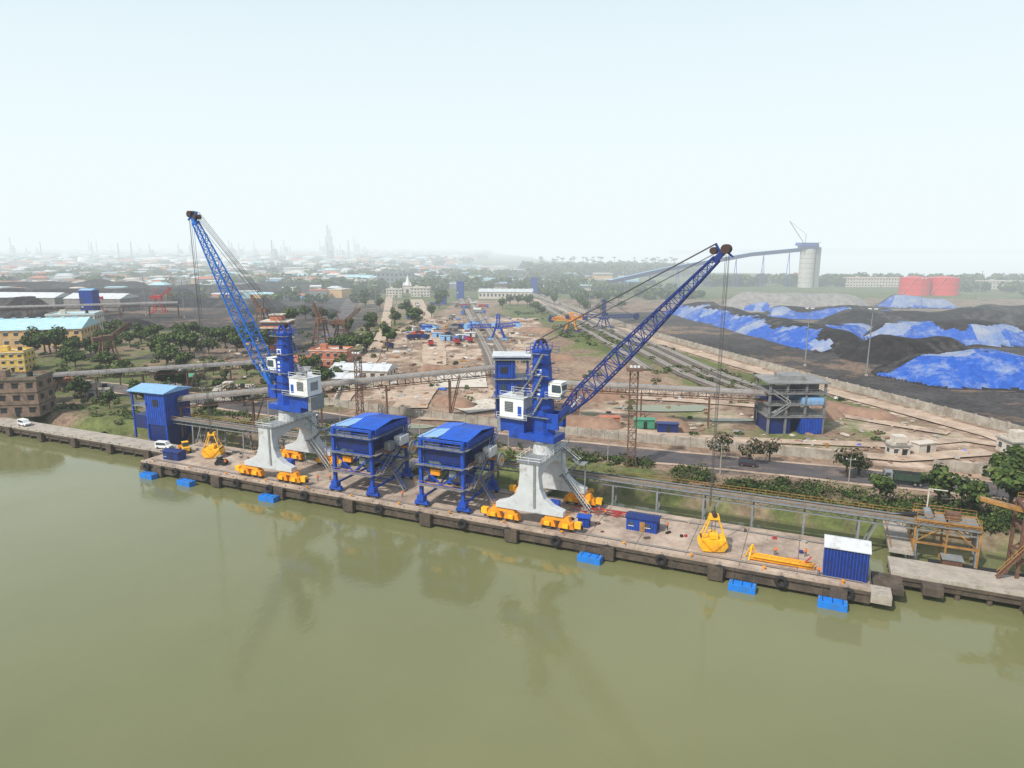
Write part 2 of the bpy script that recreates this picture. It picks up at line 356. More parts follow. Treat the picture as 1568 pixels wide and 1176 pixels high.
    h.box((-6.3,0,24.25),(5.9,4.9,.2),roofw);h.box((-5.2,0,24.8),(1.6,1.6,.9),greyd);h.cyl((-7.6,.9,24.3),(-7.6,.9,25.9),.25,.25,greyd,8)
    for y in(-2.32,2.32):
        h.box((-6.9,y,22.3),(2,.06,2.2),greyd)
        for k in range(6): h.box((-6.9,y*1.01,21.5+k*.33),(2,.08,.12),dark)
        h.box((-4.4,y,21.6),(.9,.06,2),blue)
    h.box((-9.13,0,22.2),(.06,2.4,2),greyd)
    h.box((-9.35,0,18.3),(1.0,4.4,3.2),greyd)
    h.bb(-9.2,-2.4,-3.4,-2.43,20.05,20.13,greyd);h.bb(-9.2,-2.4,2.43,3.4,20.05,20.13,greyd)
    h.rail((-9.2,-3.4,20.1),(-2.2,-3.4,20.1),white);h.rail((-9.2,3.4,20.1),(-2.2,3.4,20.1),white)
    h.rail((-9,-2.3,24.35),(-3.5,-2.3,24.35),white);h.rail((-9,2.3,24.35),(-3.5,2.3,24.35),white)
    h.obj('machinery_house',parent=U_,bevel=.05)
    c=MB()
    c.prism([(1.5,-1.2,25.2),(3.9,-1.2,25.2),(4.6,-1.2,26.2),(4.3,-1.2,28),(1.5,-1.2,28)],(0,2.4,0),white)
    c.prism([(2.3,-1.25,26.0),(4.2,-1.25,26.0),(4.4,-1.25,26.4),(4.2,-1.25,27.6),(2.3,-1.25,27.6)],(0,2.5,0),glass)
    c.box((4.42,0,26.95),(.25,2.1,1.2),glass);c.box((2.4,0,24.95),(4.4,3.2,.25),greyd);c.box((2.9,0,28.1),(3.2,2.6,.15),white)
    c.rail((1,-1.6,25),(4.4,-1.6,25),white);c.obj('operator_cab',parent=U_,bevel=.04)
    g=MB()
    for z,w_ in((20.9,2.8),(24.9,2.6),(29.3,2.4),(33.6,2.4)):
        g.bb(-w_-.4,w_-.4,-w_,-w_+.7,z,z+.08,greyd);g.bb(-w_-.4,w_-.4,w_-.7,w_,z,z+.08,greyd);g.bb(-w_-.4,-w_+.3,-w_+.7,w_-.7,z,z+.08,greyd)
        for a,b in(((-w_-.4,-w_),(w_-.4,-w_)),((-w_-.4,w_),(w_-.4,w_)),((-w_-.4,-w_),(-w_-.4,w_))): g.rail((*a,z),(*b,z),blue,1.1,.07,1.6)
    for a,b in((21,25),(25,29.5),(29.5,33.8)): g.stairs((-1.5,-2.35,a),(.9,-2.35,b),.6,greyd,blue)
    g.cyl((1.4,0,17.6),(5.6,0,22.6),.42,.42,greyd,12);g.cyl((5.6,0,22.6),(8.2,0,25.9),.24,.24,white,12)
    g.obj('tower_platforms',parent=U_)
    b=MB()
    foot=Vector((3.1,0,20.4));tipv=Vector((rc,0,tz));d=(tipv-foot).normalized();nrm=Vector((-d.z,0,d.x))
    for y in(-1.3,1.3): b.beam(foot+Vector((0,y,0)),foot+d*4.5+Vector((0,y*.9,0)),.5,1.0,boomm)
    for k in(.8,2.4,4): b.beam(foot+d*k+Vector((0,-1.3,0)),foot+d*k+Vector((0,1.3,0)),.4,.4,boomm)
    b.lattice(foot+d*3,tipv-d*1.6,1.9,3.0,1.1,24,boomm,.26,.12,.12,.6)
    b.beam(tipv-d*2.2,tipv+d*.9,1.0,.9,boomm);b.beam(tipv-d*.6,tipv+nrm*2.0,.5,.35,boomm)
    b.beam(tipv+d*.3,tipv+Vector((1.6,0,-.9)),.4,.3,boomm)
    for y in(-.75,-.25,.25,.75):
        for q,r in((tipv+d*.6,.8),(tipv+nrm*1.3-d*1.0,.6)): b.cyl(q+Vector((0,y-.12,0)),q+Vector((0,y+.12,0)),r,r,sheave,16)
    b.obj('lattice_boom',parent=U_)
    hd=MB();top=Vector((-1.0,0,35.9))
    for y in(-.9,.9):
        hd.beam((.3,y,34.4),top+Vector((.6,y,.3)),.3,.35,blue);hd.beam((-2.1,y,34.4),top+Vector((-.3,y,.3)),.3,.35,blue)
    for y in(-.6,-.2,.2,.6): hd.cyl(top+Vector((.2,y-.1,0)),top+Vector((.2,y+.1,0)),.6,.6,sheave,16)
    hd.rail((-2.4,-1.6,34.5),(.9,-1.6,34.5),blue);hd.rail((-2.4,1.6,34.5),(.9,1.6,34.5),blue)
    hd.obj('tower_head',parent=U_)
    cb=MB()
    for y in(-.7,-.25,.25,.7): cb.beam(top+Vector((.2,y,.7)),tipv+nrm*1.9+Vector((0,y,0)),.07,.07,cable)
    for y in(-.5,.5): cb.beam(top+Vector((.2,y,-.7)),tipv+nrm*.6-d*.5+Vector((0,y,0)),.07,.07,cable)
    for y in(-.9,.9): cb.beam(top+Vector((.2,y,0)),foot.lerp(tipv,.62)+Vector((0,y,1.2)),.06,.06,cable)
    for y in(-.4,.4): cb.beam(top+Vector((-.4,y,0)),(-6.2,y,24.5),.08,.08,cable)
    for x,y in((.9,-.3),(.9,.3),(.4,-.5),(.4,.5)): cb.beam((rc+x,y,tz-.6),(rc+x*.4,y*.5,8.2),.06,.06,cable)
    cb.obj('hoist_ropes',parent=U_)
def grab(loc,rot=0,name='clamshell_grab'):
    g=MB()
    for sx in(-1,1):
        prof=[(0,.1),(sx*1.9,.2),(sx*2.6,1.3),(sx*2.1,2.6),(0,2.3)]
        pts=[(x,-1.5,z) for x,z in prof]
        if sx<0: pts=pts[::-1]
        g.prism(pts,(0,3.0,0),yel2)
        for y in(-1.56,1.56): g.beam((sx*.1,y,.3),(sx*2.2,y,2.4),.12,.3,yel)
        for y in(-1,1): g.beam((sx*2.1,y*1.1,2.4),(sx*.7,y*.5,6.2),.24,.24,yel2)
        g.beam((sx*2.1,-1.1,2.5),(sx*2.1,1.1,2.5),.3,.3,sheave)
    g.box((0,0,2.9),(1.5,2.4,.9),yel2);g.box((0,0,6.4),(2.0,1.5,.9),yel2,tp=.8);g.cyl((0,-.8,6.9),(0,.8,6.9),.45,.45,sheave,12)
    for x in(-.3,.3): g.beam((x,0,3.2),(x,0,6.1),.1,.1,cable)
    g.beam((0,0,6.9),(0,0,8.4),.25,.25,cable)
    return g.obj(name,(loc[0],loc[1],.02),rot,bevel=.05)
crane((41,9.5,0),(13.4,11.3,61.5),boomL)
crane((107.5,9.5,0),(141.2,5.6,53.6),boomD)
grab((14.5,10.3),.4);grab((142.3,5.4),.3)
# ------------------------------------------------------------------ hoppers
def hopper(loc):
    P=empty('rail_mounted_hopper',loc)
    f=MB()
    for x in(-5,5):
        for y in(-7,7):
            f.beam((x,y,1.6),(x,y,15.0),.7,.7,blue);f.box((x,y,1.9),(1.6,1.5,1.2),blue)
            f.box((x,y,.95),(3.4,.95,.8),blue,tp=.8)
            for k in(-1.1,1.1): f.cyl((x+k,y-.3,.45),(x+k,y+.3,.45),.42,.42,blk,12)
    for z in(5.0,9.5,13.0,14.9):
        for y in(-7,7): f.beam((-5,y,z),(5,y,z),.42,.5,blue)
        for x in(-5,5): f.beam((x,-7,z),(x,7,z),.42,.5,blue)
    for y in(-7,7): f.beam((-5,y,9.3),(0,y,5.2),.3,.3,blue);f.beam((5,y,9.3),(0,y,5.2),.3,.3,blue)
    for x in(-5,5):
        f.beam((x,-7,9.2),(x,0,5.2),.3,.3,blue);f.beam((x,7,9.2),(x,0,5.2),.3,.3,blue);f.beam((x,-7,4.7),(x,0,1.9),.3,.3,blue);f.beam((x,7,4.7),(x,0,1.9),.3,.3,blue);f.beam((x,-7,1.9),(x,7,1.9),.4,.4,blue)
    f.obj('steel_frame',parent=P)
    b=MB()
    a=[(-4.5,-5.5,12.6),(4.5,-5.5,12.6),(4.5,5.5,12.6),(-4.5,5.5,12.6)];c=[(-1.3,-1.5,6),(1.3,-1.5,6),(1.3,1.5,6),(-1.3,1.5,6)]
    b.add(a+c,[(0,1,5,4),(1,2,6,5),(2,3,7,6),(3,0,4,7),(4,5,6,7)],navy)
    for k in(.25,.5,.75):
        P1=[tuple(a[i][j]*(1-k)+c[i][j]*k for j in range(3)) for i in range(4)]
        for i in range(4): b.beam(P1[i],P1[(i+1)%4],.22,.22,blue)
    b.box((0,0,5.2),(2.2,2.6,1.8),greyd);b.box((0,3.2,4.6),(2.2,7.6,.9),navy);b.box((0,0,9.25),(9.4,.3,.3),blue)
    b.bb(-4.6,4.6,-6.6,-6.4,10.2,12.4,navy);b.bb(-4.6,-4.4,-6.4,6.4,9.8,12.4,navy);b.bb(4.4,4.6,-2,6.4,9.8,12.4,navy)
    b.box((-1.5,-6.75,8.0),(2.2,.9,1.2),yel);b.box((2.6,-6.7,8.1),(1.6,.8,1.4),greyd);b.box((-3,-5.8,6),(1.5,1,1.6),navy)
    b.obj('hopper_funnel',parent=P)
    r=MB()
    r.bb(-5.6,5.6,-7.6,7.6,13.3,13.4,greyd)
    for sgn in(-1,1): r.prism([(-1.0,sgn*0.05,16.1),(6.0,sgn*0.05,16.1),(6.0,sgn*6.4,15.2),(-1.0,sgn*6.4,15.2)],(0,0,.12),blue_b)
    r.prism([(-6.2,-6.2,14.9),(-1.2,-6.2,15.4),(-1.2,1.0,15.4),(-6.2,1.0,14.9)],(0,0,.12),blue_l)
    r.prism([(-6.2,1.2,14.9),(-1.2,1.2,15.4),(-1.2,6.6,15.4),(-6.2,6.6,14.9)],(0,0,.12),blue_b)
    for k in range(11):
        x=-.8+k*.66
        for sgn in(-1,1): r.beam((x,sgn*.1,16.24),(x,sgn*6.4,15.36),.09,.05,blue)
    r.bb(-.9,-.6,-6.2,6.2,13.4,15.1,navy);r.bb(5.6,5.8,-6.2,6.2,13.9,15.2,blue);r.bb(-5,5,6.5,6.7,13.4,15,navy)
    for x,y in((-5.4,-5.6),(-5.4,6.4),(5.4,-6),(5.4,6),(0,-6),(0,6)): r.beam((x,y,13.4),(x,y,15.2),.2,.2,blue)
    r.obj('roof',parent=P)
    g=MB()
    for z,w in((5.1,1.1),(9.6,1.1),(13.4,.8)):
        for sgn in(-1,1):
            g.bb(-5.6,5.6,sgn*7.3,sgn*(7.3+w),z,z+.08,greyd);g.rail((-5.6,sgn*(7.3+w),z),(5.6,sgn*(7.3+w),z),org if z<6 else blue)
            g.bb(sgn*5.4,sgn*(5.4+w),-7.3,7.3,z+.09,z+.15,greyd);g.rail((sgn*(5.4+w),-7.4,z),(sgn*(5.4+w),7.4,z),org if z<13 else blue)
    g.stairs((9.6,-1,.1),(6.3,-1,5.1),.9,greyd,blue);g.stairs((6.5,-6,5.1),(6.5,0,9.6),.9,greyd,blue);g.stairs((6.5,0,9.6),(6.5,6,13.4),.9,greyd,blue)
    g.obj('walkways',parent=P)
    e=MB()
    e.box((6.6,2.6,11),(1.8,3.4,2.0),white);e.box((6.5,-2.2,10.8),(1.4,2,1.8),greyd)
    e.cyl((7.9,4.5,8.6),(8.4,4.5,8.6),1.7,1.7,greyd,20);e.cyl((8.4,4.5,8.6),(8.5,4.5,8.6),1.3,1.3,cream,20);e.cyl((8.51,4.5,8.6),(8.7,4.5,8.6),.5,.5,yel,12)
    e.beam((5.2,4.5,8.6),(7.9,4.5,8.6),.4,.4,yel);e.box((0,6.0,7),(3,1.4,2),yel);e.box((0,5.4,2.9),(2,2.0,1.8),blue)
    e.obj('dust_collector_and_cable_reel',parent=P)
hopper((65,9.5,0));hopper((87.5,9.5,0))
# ------------------------------------------------------------------ conveyors
def conveyor(name,p,q,w=2.4,h=1.6,m=greyd,mr=org,step=12,gz=0,legm=None,cover=None,legw=2.6):
    c=MB();legm=legm or m;p=Vector(p);q=Vector(q);d=(q-p);L_=d.length;hd=Vector((d.x,d.y,0)).normalized();u=Vector((-hd.y,hd.x,0))
    n=max(1,round(L_/2.4))
    for sg in(-1,1):
        o=u*sg*w/2
        for z in(0,h): c.beam(p+o+Vector((0,0,z)),q+o+Vector((0,0,z)),.2,.25,m)
        for i in range(n):
            a=p.lerp(q,i/n)+o;b=p.lerp(q,(i+1)/n)+o;up=Vector((0,0,h))
            c.beam(a,a+up,.12,.12,m);c.beam(a+(up if i%2 else Vector()),b+(Vector() if i%2 else up),.1,.1,m)
        wo=u*sg*(w/2+.9)
        c.beam(p+wo*.82+Vector((0,0,h)),q+wo*.82+Vector((0,0,h)),.9,.08,greyd)
        c.rail(p+wo+Vector((0,0,h)),q+wo+Vector((0,0,h)),mr,1.1,.07,2.4)
    c.beam(p+Vector((0,0,h+.25)),q+Vector((0,0,h+.25)),1.4,.15,blk)
    for sg in(-1,1): c.beam(p+u*sg*.8+Vector((0,0,h+.38)),q+u*sg*.8+Vector((0,0,h+.38)),.12,.35,greyd)
    nr=int(L_/1.5)
    for i in range(nr):
        a=p.lerp(q,i/nr);c.beam(a+u*.95+Vector((0,0,h+.2)),a-u*.95+Vector((0,0,h+.2)),.12,.12,rust)
    if cover:
        for k in range(6):
            a1=math.pi*k/6;a2=math.pi*(k+1)/6
            A=u*math.cos(a1)*w*.5+Vector((0,0,h+math.sin(a1)*w*.45));B_=u*math.cos(a2)*w*.5+Vector((0,0,h+math.sin(a2)*w*.45))
            c.quad(p+A,q+A,q+B_,p+B_,cover)
    nl=max(1,round(L_/step))
    for i in range(nl+1):
        a=p.lerp(q,(i+.02)/(nl+.04))
        if a.z-gz<2: continue
        for sg in(-1,1):
            c.beam(a+u*sg*w/2,Vector((a.x,a.y,gz-.5))+u*sg*legw/1.6,.38,.38,legm)
        zc=gz+(a.z-gz)*.5;c.beam(Vector((a.x,a.y,zc))+u*1.4,Vector((a.x,a.y,zc))-u*1.4,.2,.2,legm)
        if i%3==1:
            for sg in(-1,1): c.beam(a+u*sg*w/2+hd*3,Vector((a.x,a.y,gz+.5))+u*sg*1.5,.3,.3,legm)
    return c.obj(name)
conveyor('jetty_conveyor',(-14,22.0,3.9),(186,22.0,3.9),2.4,1.2,greyd,org,9.5,-4.5)
tA=M(-97,197);tT=M(0,218);tB=M(80,200)
conveyor('inclined_conveyor',(*tA,8),(*tT,14),2.8,2.2,rust,org,22,0,rust,roofg)
conveyor('yard_conveyor',(*tT,9.5),(*tB,9),2.8,2.0,rust,org,20,0,rust,roofg)
conveyor('yard_conveyor',(*M(-178,235),7),(*M(-92,262),8.5),2.6,1.8,rust,rust,14,0,rust,roofg)
conveyor('yard_conveyor',(*M(-240,262),7),(*M(-178,235),7),2.6,1.8,rust,rust,14,0,rust,roofg)
conveyor('yard_conveyor',(*M(-420,470),8),(*M(-250,520),9),3,2,rust,rust,20,0,rust,roofg)
g=MB()
for x in(0,5,10):
    for y in(-2.5,2.5): g.beam((x,y,-5),(x,y,6.0),.32,.32,org)
    g.beam((x,-2.5,5.6),(x,2.5,5.6),.3,.3,org);g.beam((x,-2.5,1),(x,2.5,1),.3,.3,org)
for y in(-2.5,2.5):
    for z in(1.5,5.8): g.beam((0,y,z),(10,y,z),.28,.34,org)
    g.beam((0,y,1.5),(5,y,5.6),.18,.18,org);g.beam((10,y,1.5),(5,y,5.6),.18,.18,org);g.rail((0,y,6),(10,y,6),org)
g.bb(0,10,-2.4,2.4,5.65,5.75,greyd);g.cyl((2,-1.2,6.5),(2,1.2,6.5),.7,.7,greyd,14);g.box((6,0,6.5),(2.2,1.6,1.2),rust);g.beam((-4,0,5.2),(3,0,6.6),1.4,.2,blk)
g.beam((2,1.8,5.7),(2,1.8,10.5),.22,.22,cream);g.beam((2,1.8,10.5),(5,1.8,10.5),.15,.15,cream)
g.obj('conveyor_drive_gantry',(176,23.0,0))
g=MB()
for x in(0,6,12):
    for y in(0,6): g.beam((x,y,-4),(x,y,12),.5,.5,rust)
    for z in(3,8,12): g.beam((x,0,z),(x,6,z),.4,.4,rust)
for y in(0,6):
    for z in(3,8,12): g.beam((0,y,z),(12,y,z),.4,.4,rust)
    g.beam((0,y,3),(6,y,8),.25,.25,rust);g.beam((12,y,3),(6,y,8),.25,.25,rust);g.beam((0,y,12),(6,y,8),.25,.25,rust);g.beam((12,y,12),(6,y,8),.25,.25,rust);g.rail((0,y,12),(12,y,12),org)
g.bb(0,12,.25,5.75,7.6,7.7,rust);g.prism([(1,1,7.5),(11,1,7.5),(8,1,3.5),(4,1,3.5)],(0,4,0),rust);g.beam((-6,3,12.2),(12,3,9),1.6,.5,org);g.stairs((-3,-1,0),(2,-1,8),.9,rust,org)
g.obj('rusty_loading_frame',(190.5,14.5,0))
g=MB();g.add([(-7,-1.6,0),(6,-1.6,0),(8.5,0,.3),(6,1.6,0),(-7,1.6,0),(-7.4,-2,1.5),(6.2,-2,1.5),(9.6,0,2),(6.2,2,1.5),(-7.4,2,1.5)],[(0,1,6,5),(1,2,7,6),(2,3,8,7),(3,4,9,8),(4,0,5,9),(5,6,7,8,9)],blk)
g.box((-4,0,2.3),(3,2.4,1.6),rust);g.box((-4,0,3.2),(3.4,2.8,.15),greyd);g.rail((-2,-1.9,1.5),(5.5,-1.9,1.5),org,.7);g.obj('moored_barge',(186,19.5,-3.3),0)
# ------------------------------------------------------------------ transfer towers
def clad(b,x0,x1,y0,y1,z0,z1,m,ribs=None,step=.8):
    b.bb(x0,x1,y0,y1,z0,z1,m)
    if ribs:
        x=x0+.3
        while x<x1-.1:
            b.bb(x,x+.12,y0-.05,y0,z0,z1,ribs);b.bb(x,x+.12,y1,y1+.05,z0,z1,ribs);x+=step
        y=y0+.3
        while y<y1-.1:
            b.bb(x0-.05,x0,y,y+.12,z0,z1,ribs);b.bb(x1,x1+.05,y,y+.12,z0,z1,ribs);y+=step
b=MB()
clad(b,-1,6,-4.5,4.5,3.5,13,blue,navy)
for x in(-6.5,-1.2,5.8):
    for y in(-4.3,4.3): b.beam((x,y,-1),(x,y,13),.45,.45,blue)
clad(b,-6.5,-1,-4.4,4.4,2,6,navy);b.bb(-6.6,-1,-4.6,4.6,8.6,8.8,greyd);b.rail((-6.6,-4.6,8.8),(-1,-4.6,8.8),blue);b.bb(-6.3,-1.01,2,4.3,8.8,12.6,navy)
b.prism([(-7.2,-5.4,13.0),(-7.2,5.4,13.0),(-7.2,5.4,13.2),(-7.2,0,14.4),(-7.2,-5.4,13.2)],(14,0,0),blue_l)
b.bb(1.5,3.5,-4.62,-4.5,9,11,dark);b.bb(-1.2,5.8,-4.2,4.2,-4.5,3.5,navy)
b.obj('blue_transfer_house',(-18,22.5,.0),.05)
b=MB()
for x in(-5,0,5):
    for y in(-4.5,4.5): b.beam((x,y,0),(x,y,19.6),.5,.5,blue)
clad(b,-4.9,4.9,-4.4,4.4,8,12.6,blue,navy);clad(b,-4.9,1,-4.4,4.4,13.6,18.6,blue,navy);clad(b,-4.7,0,-4.2,4.2,0.1,6.8,navy)
for z in(7,13,19.2): b.bb(-6,6,-5.4,5.4,z,z+.25,greyd);b.rail((-6,-5.4,z+.2),(6,-5.4,z+.2),blue);b.rail((6,-5.4,z+.2),(6,5.4,z+.2),blue)
b.beam((0,-4.5,0),(5,-4.5,7),.25,.25,blue);b.beam((5,-4.5,0),(0,-4.5,7),.25,.25,blue);b.stairs((1,-5,7.2),(5.5,-5,13),.9,greyd,blue)
b.bb(-6.2,6.2,-5.6,5.6,20.2,20.45,roofw);b.bb(-3.5,-1.8,-4.55,-4.45,9.4,11.4,glass);b.bb(1.5,3.5,-4.55,-4.45,9.4,11.4,dark);b.bb(-3.5,-1.5,-4.55,-4.45,15,17,dark)
b.obj('blue_transfer_tower',(*tT,0),MR)
b=MB()
conc2=mat('frame_concrete',(.17,.17,.17),.85,.2,.5,stain=(.1,.09,.09))
for x in(-8,-3,2.5,8):
    for y in(-5.5,5.5): b.beam((x,y,0),(x,y,15.2),.6,.6,conc2)
for z in(5,8.6,12): b.bb(-8.6,8.6,-6.1,6.1,z,z+.4,conc2);b.rail((-8.6,-6.1,z+.4),(8.6,-6.1,z+.4),greyd);b.rail((8.6,-6.1,z+.4),(8.6,6.1,z+.4),greyd)
b.bb(-9,9,-6.5,6.5,15.2,15.6,roofg);b.bb(-4,3,-3,3,15.6,17,roofg)
clad(b,-7.6,-1.4,-5.2,5.2,0,5,navy);clad(b,1.4,7.7,-5.9,5.2,0.2,5,blue,navy);clad(b,1.4,7.7,-5.7,5.2,9,11,blue_l);clad(b,-7.7,2.2,-3,5.2,5.4,8.6,conc2)
b.bb(-6,-3,-3.1,-3,6,8,dark);clad(b,2.9,7.6,-2,5.2,12.4,15.2,conc2);b.bb(-7.5,-3.5,-1,5,9.0,11.9,blue)
b.stairs((-7,-5.6,5.4),(-2,-5.6,8.8),.9,greyd,white);b.stairs((-2,-5.6,9),(-7,-5.6,12.2),.9,greyd,white)
b.obj('transfer_building',(*M(83,202),0),MR)
# ------------------------------------------------------------------ deck furniture
def shed(name,loc,w,d,h,m,ribs,roof,rot=0,door=None,win=1,pitch=.12):
    b=MB();clad(b,-w/2,w/2,-d/2,d/2,0,h,m,ribs,.5)
    b.prism([(-w/2-.25,-d/2-.3,h+.003),(-w/2-.25,d/2+.3,h+.003),(-w/2-.25,d/2+.3,h+.15),(-w/2-.25,0,h+.15+d*pitch),(-w/2-.25,-d/2-.3,h+.15)],(w+.5,0,0),roof)
    if door: b.bb(-w*.05,w*.12,-d/2-.12,-d/2,.05,min(2.2,h*.8),door)
    for k in range(win):
        x=-w*.42+k*w*.55;b.bb(x,x+w*.16,-d/2-.1,-d/2,h*.4,h*.72,glass);b.bb(x-.08,x+w*.16+.08,-d/2-.13,-d/2-.1,h*.36,h*.4,white)
    return b.obj(name,loc,rot)
shed('blue_deck_office',(128.5,9.5,0),6,2.9,2.5,blue,navy,navy,0,org,2)
shed('blue_workshop_shed',(164.2,5,0),6.6,5,5.2,navy,blue,roofw,0,None,0,.2)
shed('blue_container_shed',(6.5,5,0),5.2,2.6,2.1,navy,blue,navy,.05,dark,1)
shed('blue_storage_box',(117.5,6.2,0),2.2,1.8,2,blue,navy,blue,.1)
sp=MB()
sp.beam((-5.5,0,.6),(5,0,.45),1.0,.75,yel);sp.beam((-5,-.75,.95),(4.6,-.75,.8),.18,.18,yel2);sp.beam((-5,.75,.95),(4.6,.75,.8),.18,.18,yel2)
for k in range(9): sp.beam((-5+k*1.2,-.75,.9),(-4.4+k*1.2,.75,.9),.14,.14,yel2)
sp.beam((-5.6,-.6,0),(-5.2,0,2.8),.25,.25,yel2);sp.beam((-6.4,.8,0),(-5.2,0,2.8),.25,.25,yel2);sp.beam((-4.4,.6,0),(-5.2,0,2.8),.25,.25,yel2);sp.beam((3.5,0,1.0),(4.4,0,2.2),.2,.2,redp);sp.box((1.5,1.6,.3),(2,.8,.5),redp)
sp.obj('orange_spreader_beam',(154.5,4.2,0.02),.02)
v=MB();v.box((-1,0,1.3),(3,1.6,.9),yel2);v.box((-.6,0,2.3),(1.3,1.4,1.2),glass);v.box((-.6,0,2.95),(1.5,1.6,.12),yel2);v.beam((.4,.6,1.3),(3,.6,.7),.25,.3,yel2);v.beam((.4,-.6,1.3),(3,-.6,.7),.25,.3,yel2);v.prism([(2.8,-1.2,.15),(4,-1.2,.15),(3.6,-1.2,1.2),(2.9,-1.2,1.2)],(0,2.4,0),yel)
for x in(-1.7,.6):
    for y in(-.95,.95): v.cyl((x,y-.2,.65),(x,y+.2,.65),.65,.65,blk,14)
v.obj('wheel_loader',(4.0,10.5,.02),2.6)
v=MB();v.box((0,0,1.0),(2.4,1.2,.7),blk);v.box((-.4,0,1.7),(1,1.1,1.0),dark);v.box((-.4,0,2.25),(1.2,1.3,.1),greyd)
for x in(-.9,.9):
    for y in(-.75,.75): v.cyl((x,y-.15,.55),(x,y+.15,.55),.55,.55,blk,14)
v.obj('tow_tractor',(21.5,6.2,.02),.3)
cl=MB()
for i in range(34):
    x,y=U(111,167),U(8,18) if R()<.75 else U(3.6,6)
    if 124<x<133 and 7<y<13 or 159<x: continue
    m=random.choice([redp,rust,greyd,conc,navy,concd,blk,wallm]);cl.box((x,y,.2),(U(.3,1.3),U(.3,.8),U(.2,.5)),m,U(0,3))
for i in range(20): cl.box((U(2,30),U(12,18),.2),(U(.3,1.2),U(.3,.9),U(.2,.5)),random.choice([rust,greyd,org,conc,concd]),U(0,3))
for i in range(14): cl.beam((U(112,125),U(12,17),.2),(U(112,125),U(12,17),.2),.13,.13,random.choice([rust,redp,greyd]))
cl.obj('deck_materials_clutter')
def wheels(v,xs,w,r=.45):
    for x in xs:
        for y in(-w/2,w/2): v.cyl((x,y-.14,r),(x,y+.14,r),r,r,blk,12);v.cyl((x,y-.16,r),(x,y+.16,r),r*.5,r*.5,greyd,8)
def car(loc,rot,m,name='parked_car',van=False):
    v=MB();h=2.0 if van else 1.5
    body=[(-2.2,.35),(2.2,.35),(2.25,.8),(1.3,1.0),(.7,h),(-1.6,h),(-2.15,1.05)] if not van else [(-2.2,.35),(2.2,.35),(2.25,.95),(1.6,1.15),(1.1,h),(-2.1,h),(-2.2,1.05)]
    v.prism([(x,-.85,z) for x,z in body],(0,1.7,0),m)
    v.prism([(x*.86+.02,-.87,1.05+(z-1.05)*.82) for x,z in body[3:]],(0,1.74,0),glass)
    v.quad((1.3,-.72,1.04),(1.3,.72,1.04),(.78,.7,h-.1),(.78,-.7,h-.1),glass)
    v.box((2.25,0,.55),(.12,1.6,.25),greyd);v.box((2.26,-.6,.75),(.06,.3,.15),white);v.box((2.26,.6,.75),(.06,.3,.15),white)
    wheels(v,(-1.35,1.35),1.6,.34);v.obj(name,loc,rot,bevel=.05)
def truck(loc,rot,cabm,bedm,name='tipper_truck',load=None):
    v=MB();v.box((0,0,.95),(8,1.0,.3),blk)
    v.prism([(2.6,-1.2,.7),(4.6,-1.2,.7),(4.6,-1.2,1.9),(4.2,-1.2,3.0),(2.6,-1.2,3.0)],(0,2.4,0),cabm);v.quad((4.61,-1.05,1.95),(4.61,1.05,1.95),(4.25,1.05,2.9),(4.25,-1.05,2.9),glass)
    v.box((3.6,0,2.4),(1.0,2.44,.8),glass)
    v.add([(-4.2,-1.2,1.2),(2.4,-1.2,1.2),(2.4,1.2,1.2),(-4.2,1.2,1.2),(-4.3,-1.3,2.9),(2.4,-1.3,2.9),(2.4,1.3,2.9),(-4.3,1.3,2.9)],[(0,3,2,1),(0,1,5,4),(1,2,6,5),(2,3,7,6),(3,0,4,7)],bedm)
    v.add([(-4.2,-1.2,2.6),(2.3,-1.2,2.6),(2.3,1.2,2.6),(-4.2,1.2,2.6),(-1,0,3.2)],[(0,1,4),(1,2,4),(2,3,4),(3,0,4)],load or coalm)
    for k in range(5): v.box((-3.8+k*1.4,0,2.05),(.12,2.66,1.6),bedm)
    wheels(v,(-3.2,-2.1,3.5),2.1,.5);v.obj(name,loc,rot,bevel=.03)
car((-64,10.5,0),-.1,white,'white_van',True);car((-4,10.5,0),.2,white,'white_van',True);car((10,54,.15),.1,white)
truck((178,59,.14),math.pi+.07,greyd,mat('truck_green',(.03,.06,.04),.6),'tipper_truck')
car((143.5,58.5,.14),.07,mat('car_dark',(.05,.03,.04),.3,.1),'parked_jeep',True)
# ------------------------------------------------------------------ roads, walls, railways
def ribbon(mb,pts,w,z,m,th=.0):
    P_=[Vector((*p,0)) for p in pts];n=len(P_);Lf=[];Rt=[]
    for i in range(n):
        d=(P_[min(i+1,n-1)]-P_[max(i-1,0)]).normalized();u=Vector((-d.y,d.x,0))*w/2*(1+.2*nz(P_[i].x,P_[i].y,.08))
        Lf.append((P_[i]+u)[:2]+(z,));Rt.append((P_[i]-u)[:2]+(z,))
    for i in range(n-1): mb.quad(Rt[i],Rt[i+1],Lf[i+1],Lf[i],m)
def sub(pts,st=6):
    o=[]
    for a,b in zip(pts,pts[1:]):
        L_=math.hypot(b[0]-a[0],b[1]-a[1]);n=max(1,int(L_/st))
        for i in range(n): o.append((a[0]+(b[0]-a[0])*i/n,a[1]+(b[1]-a[1])*i/n))
    o.append(pts[-1]);return o
road=[(-260,62),(-60,60),(12,55),(60,54),(100,56),(140,59.5),(203,64),(300,70),(420,76)]
r=MB();ribbon(r,sub(road),10.5,.12,asph);ribbon(r,sub(road),13.5,.06,dirt_t)
r.obj('road')
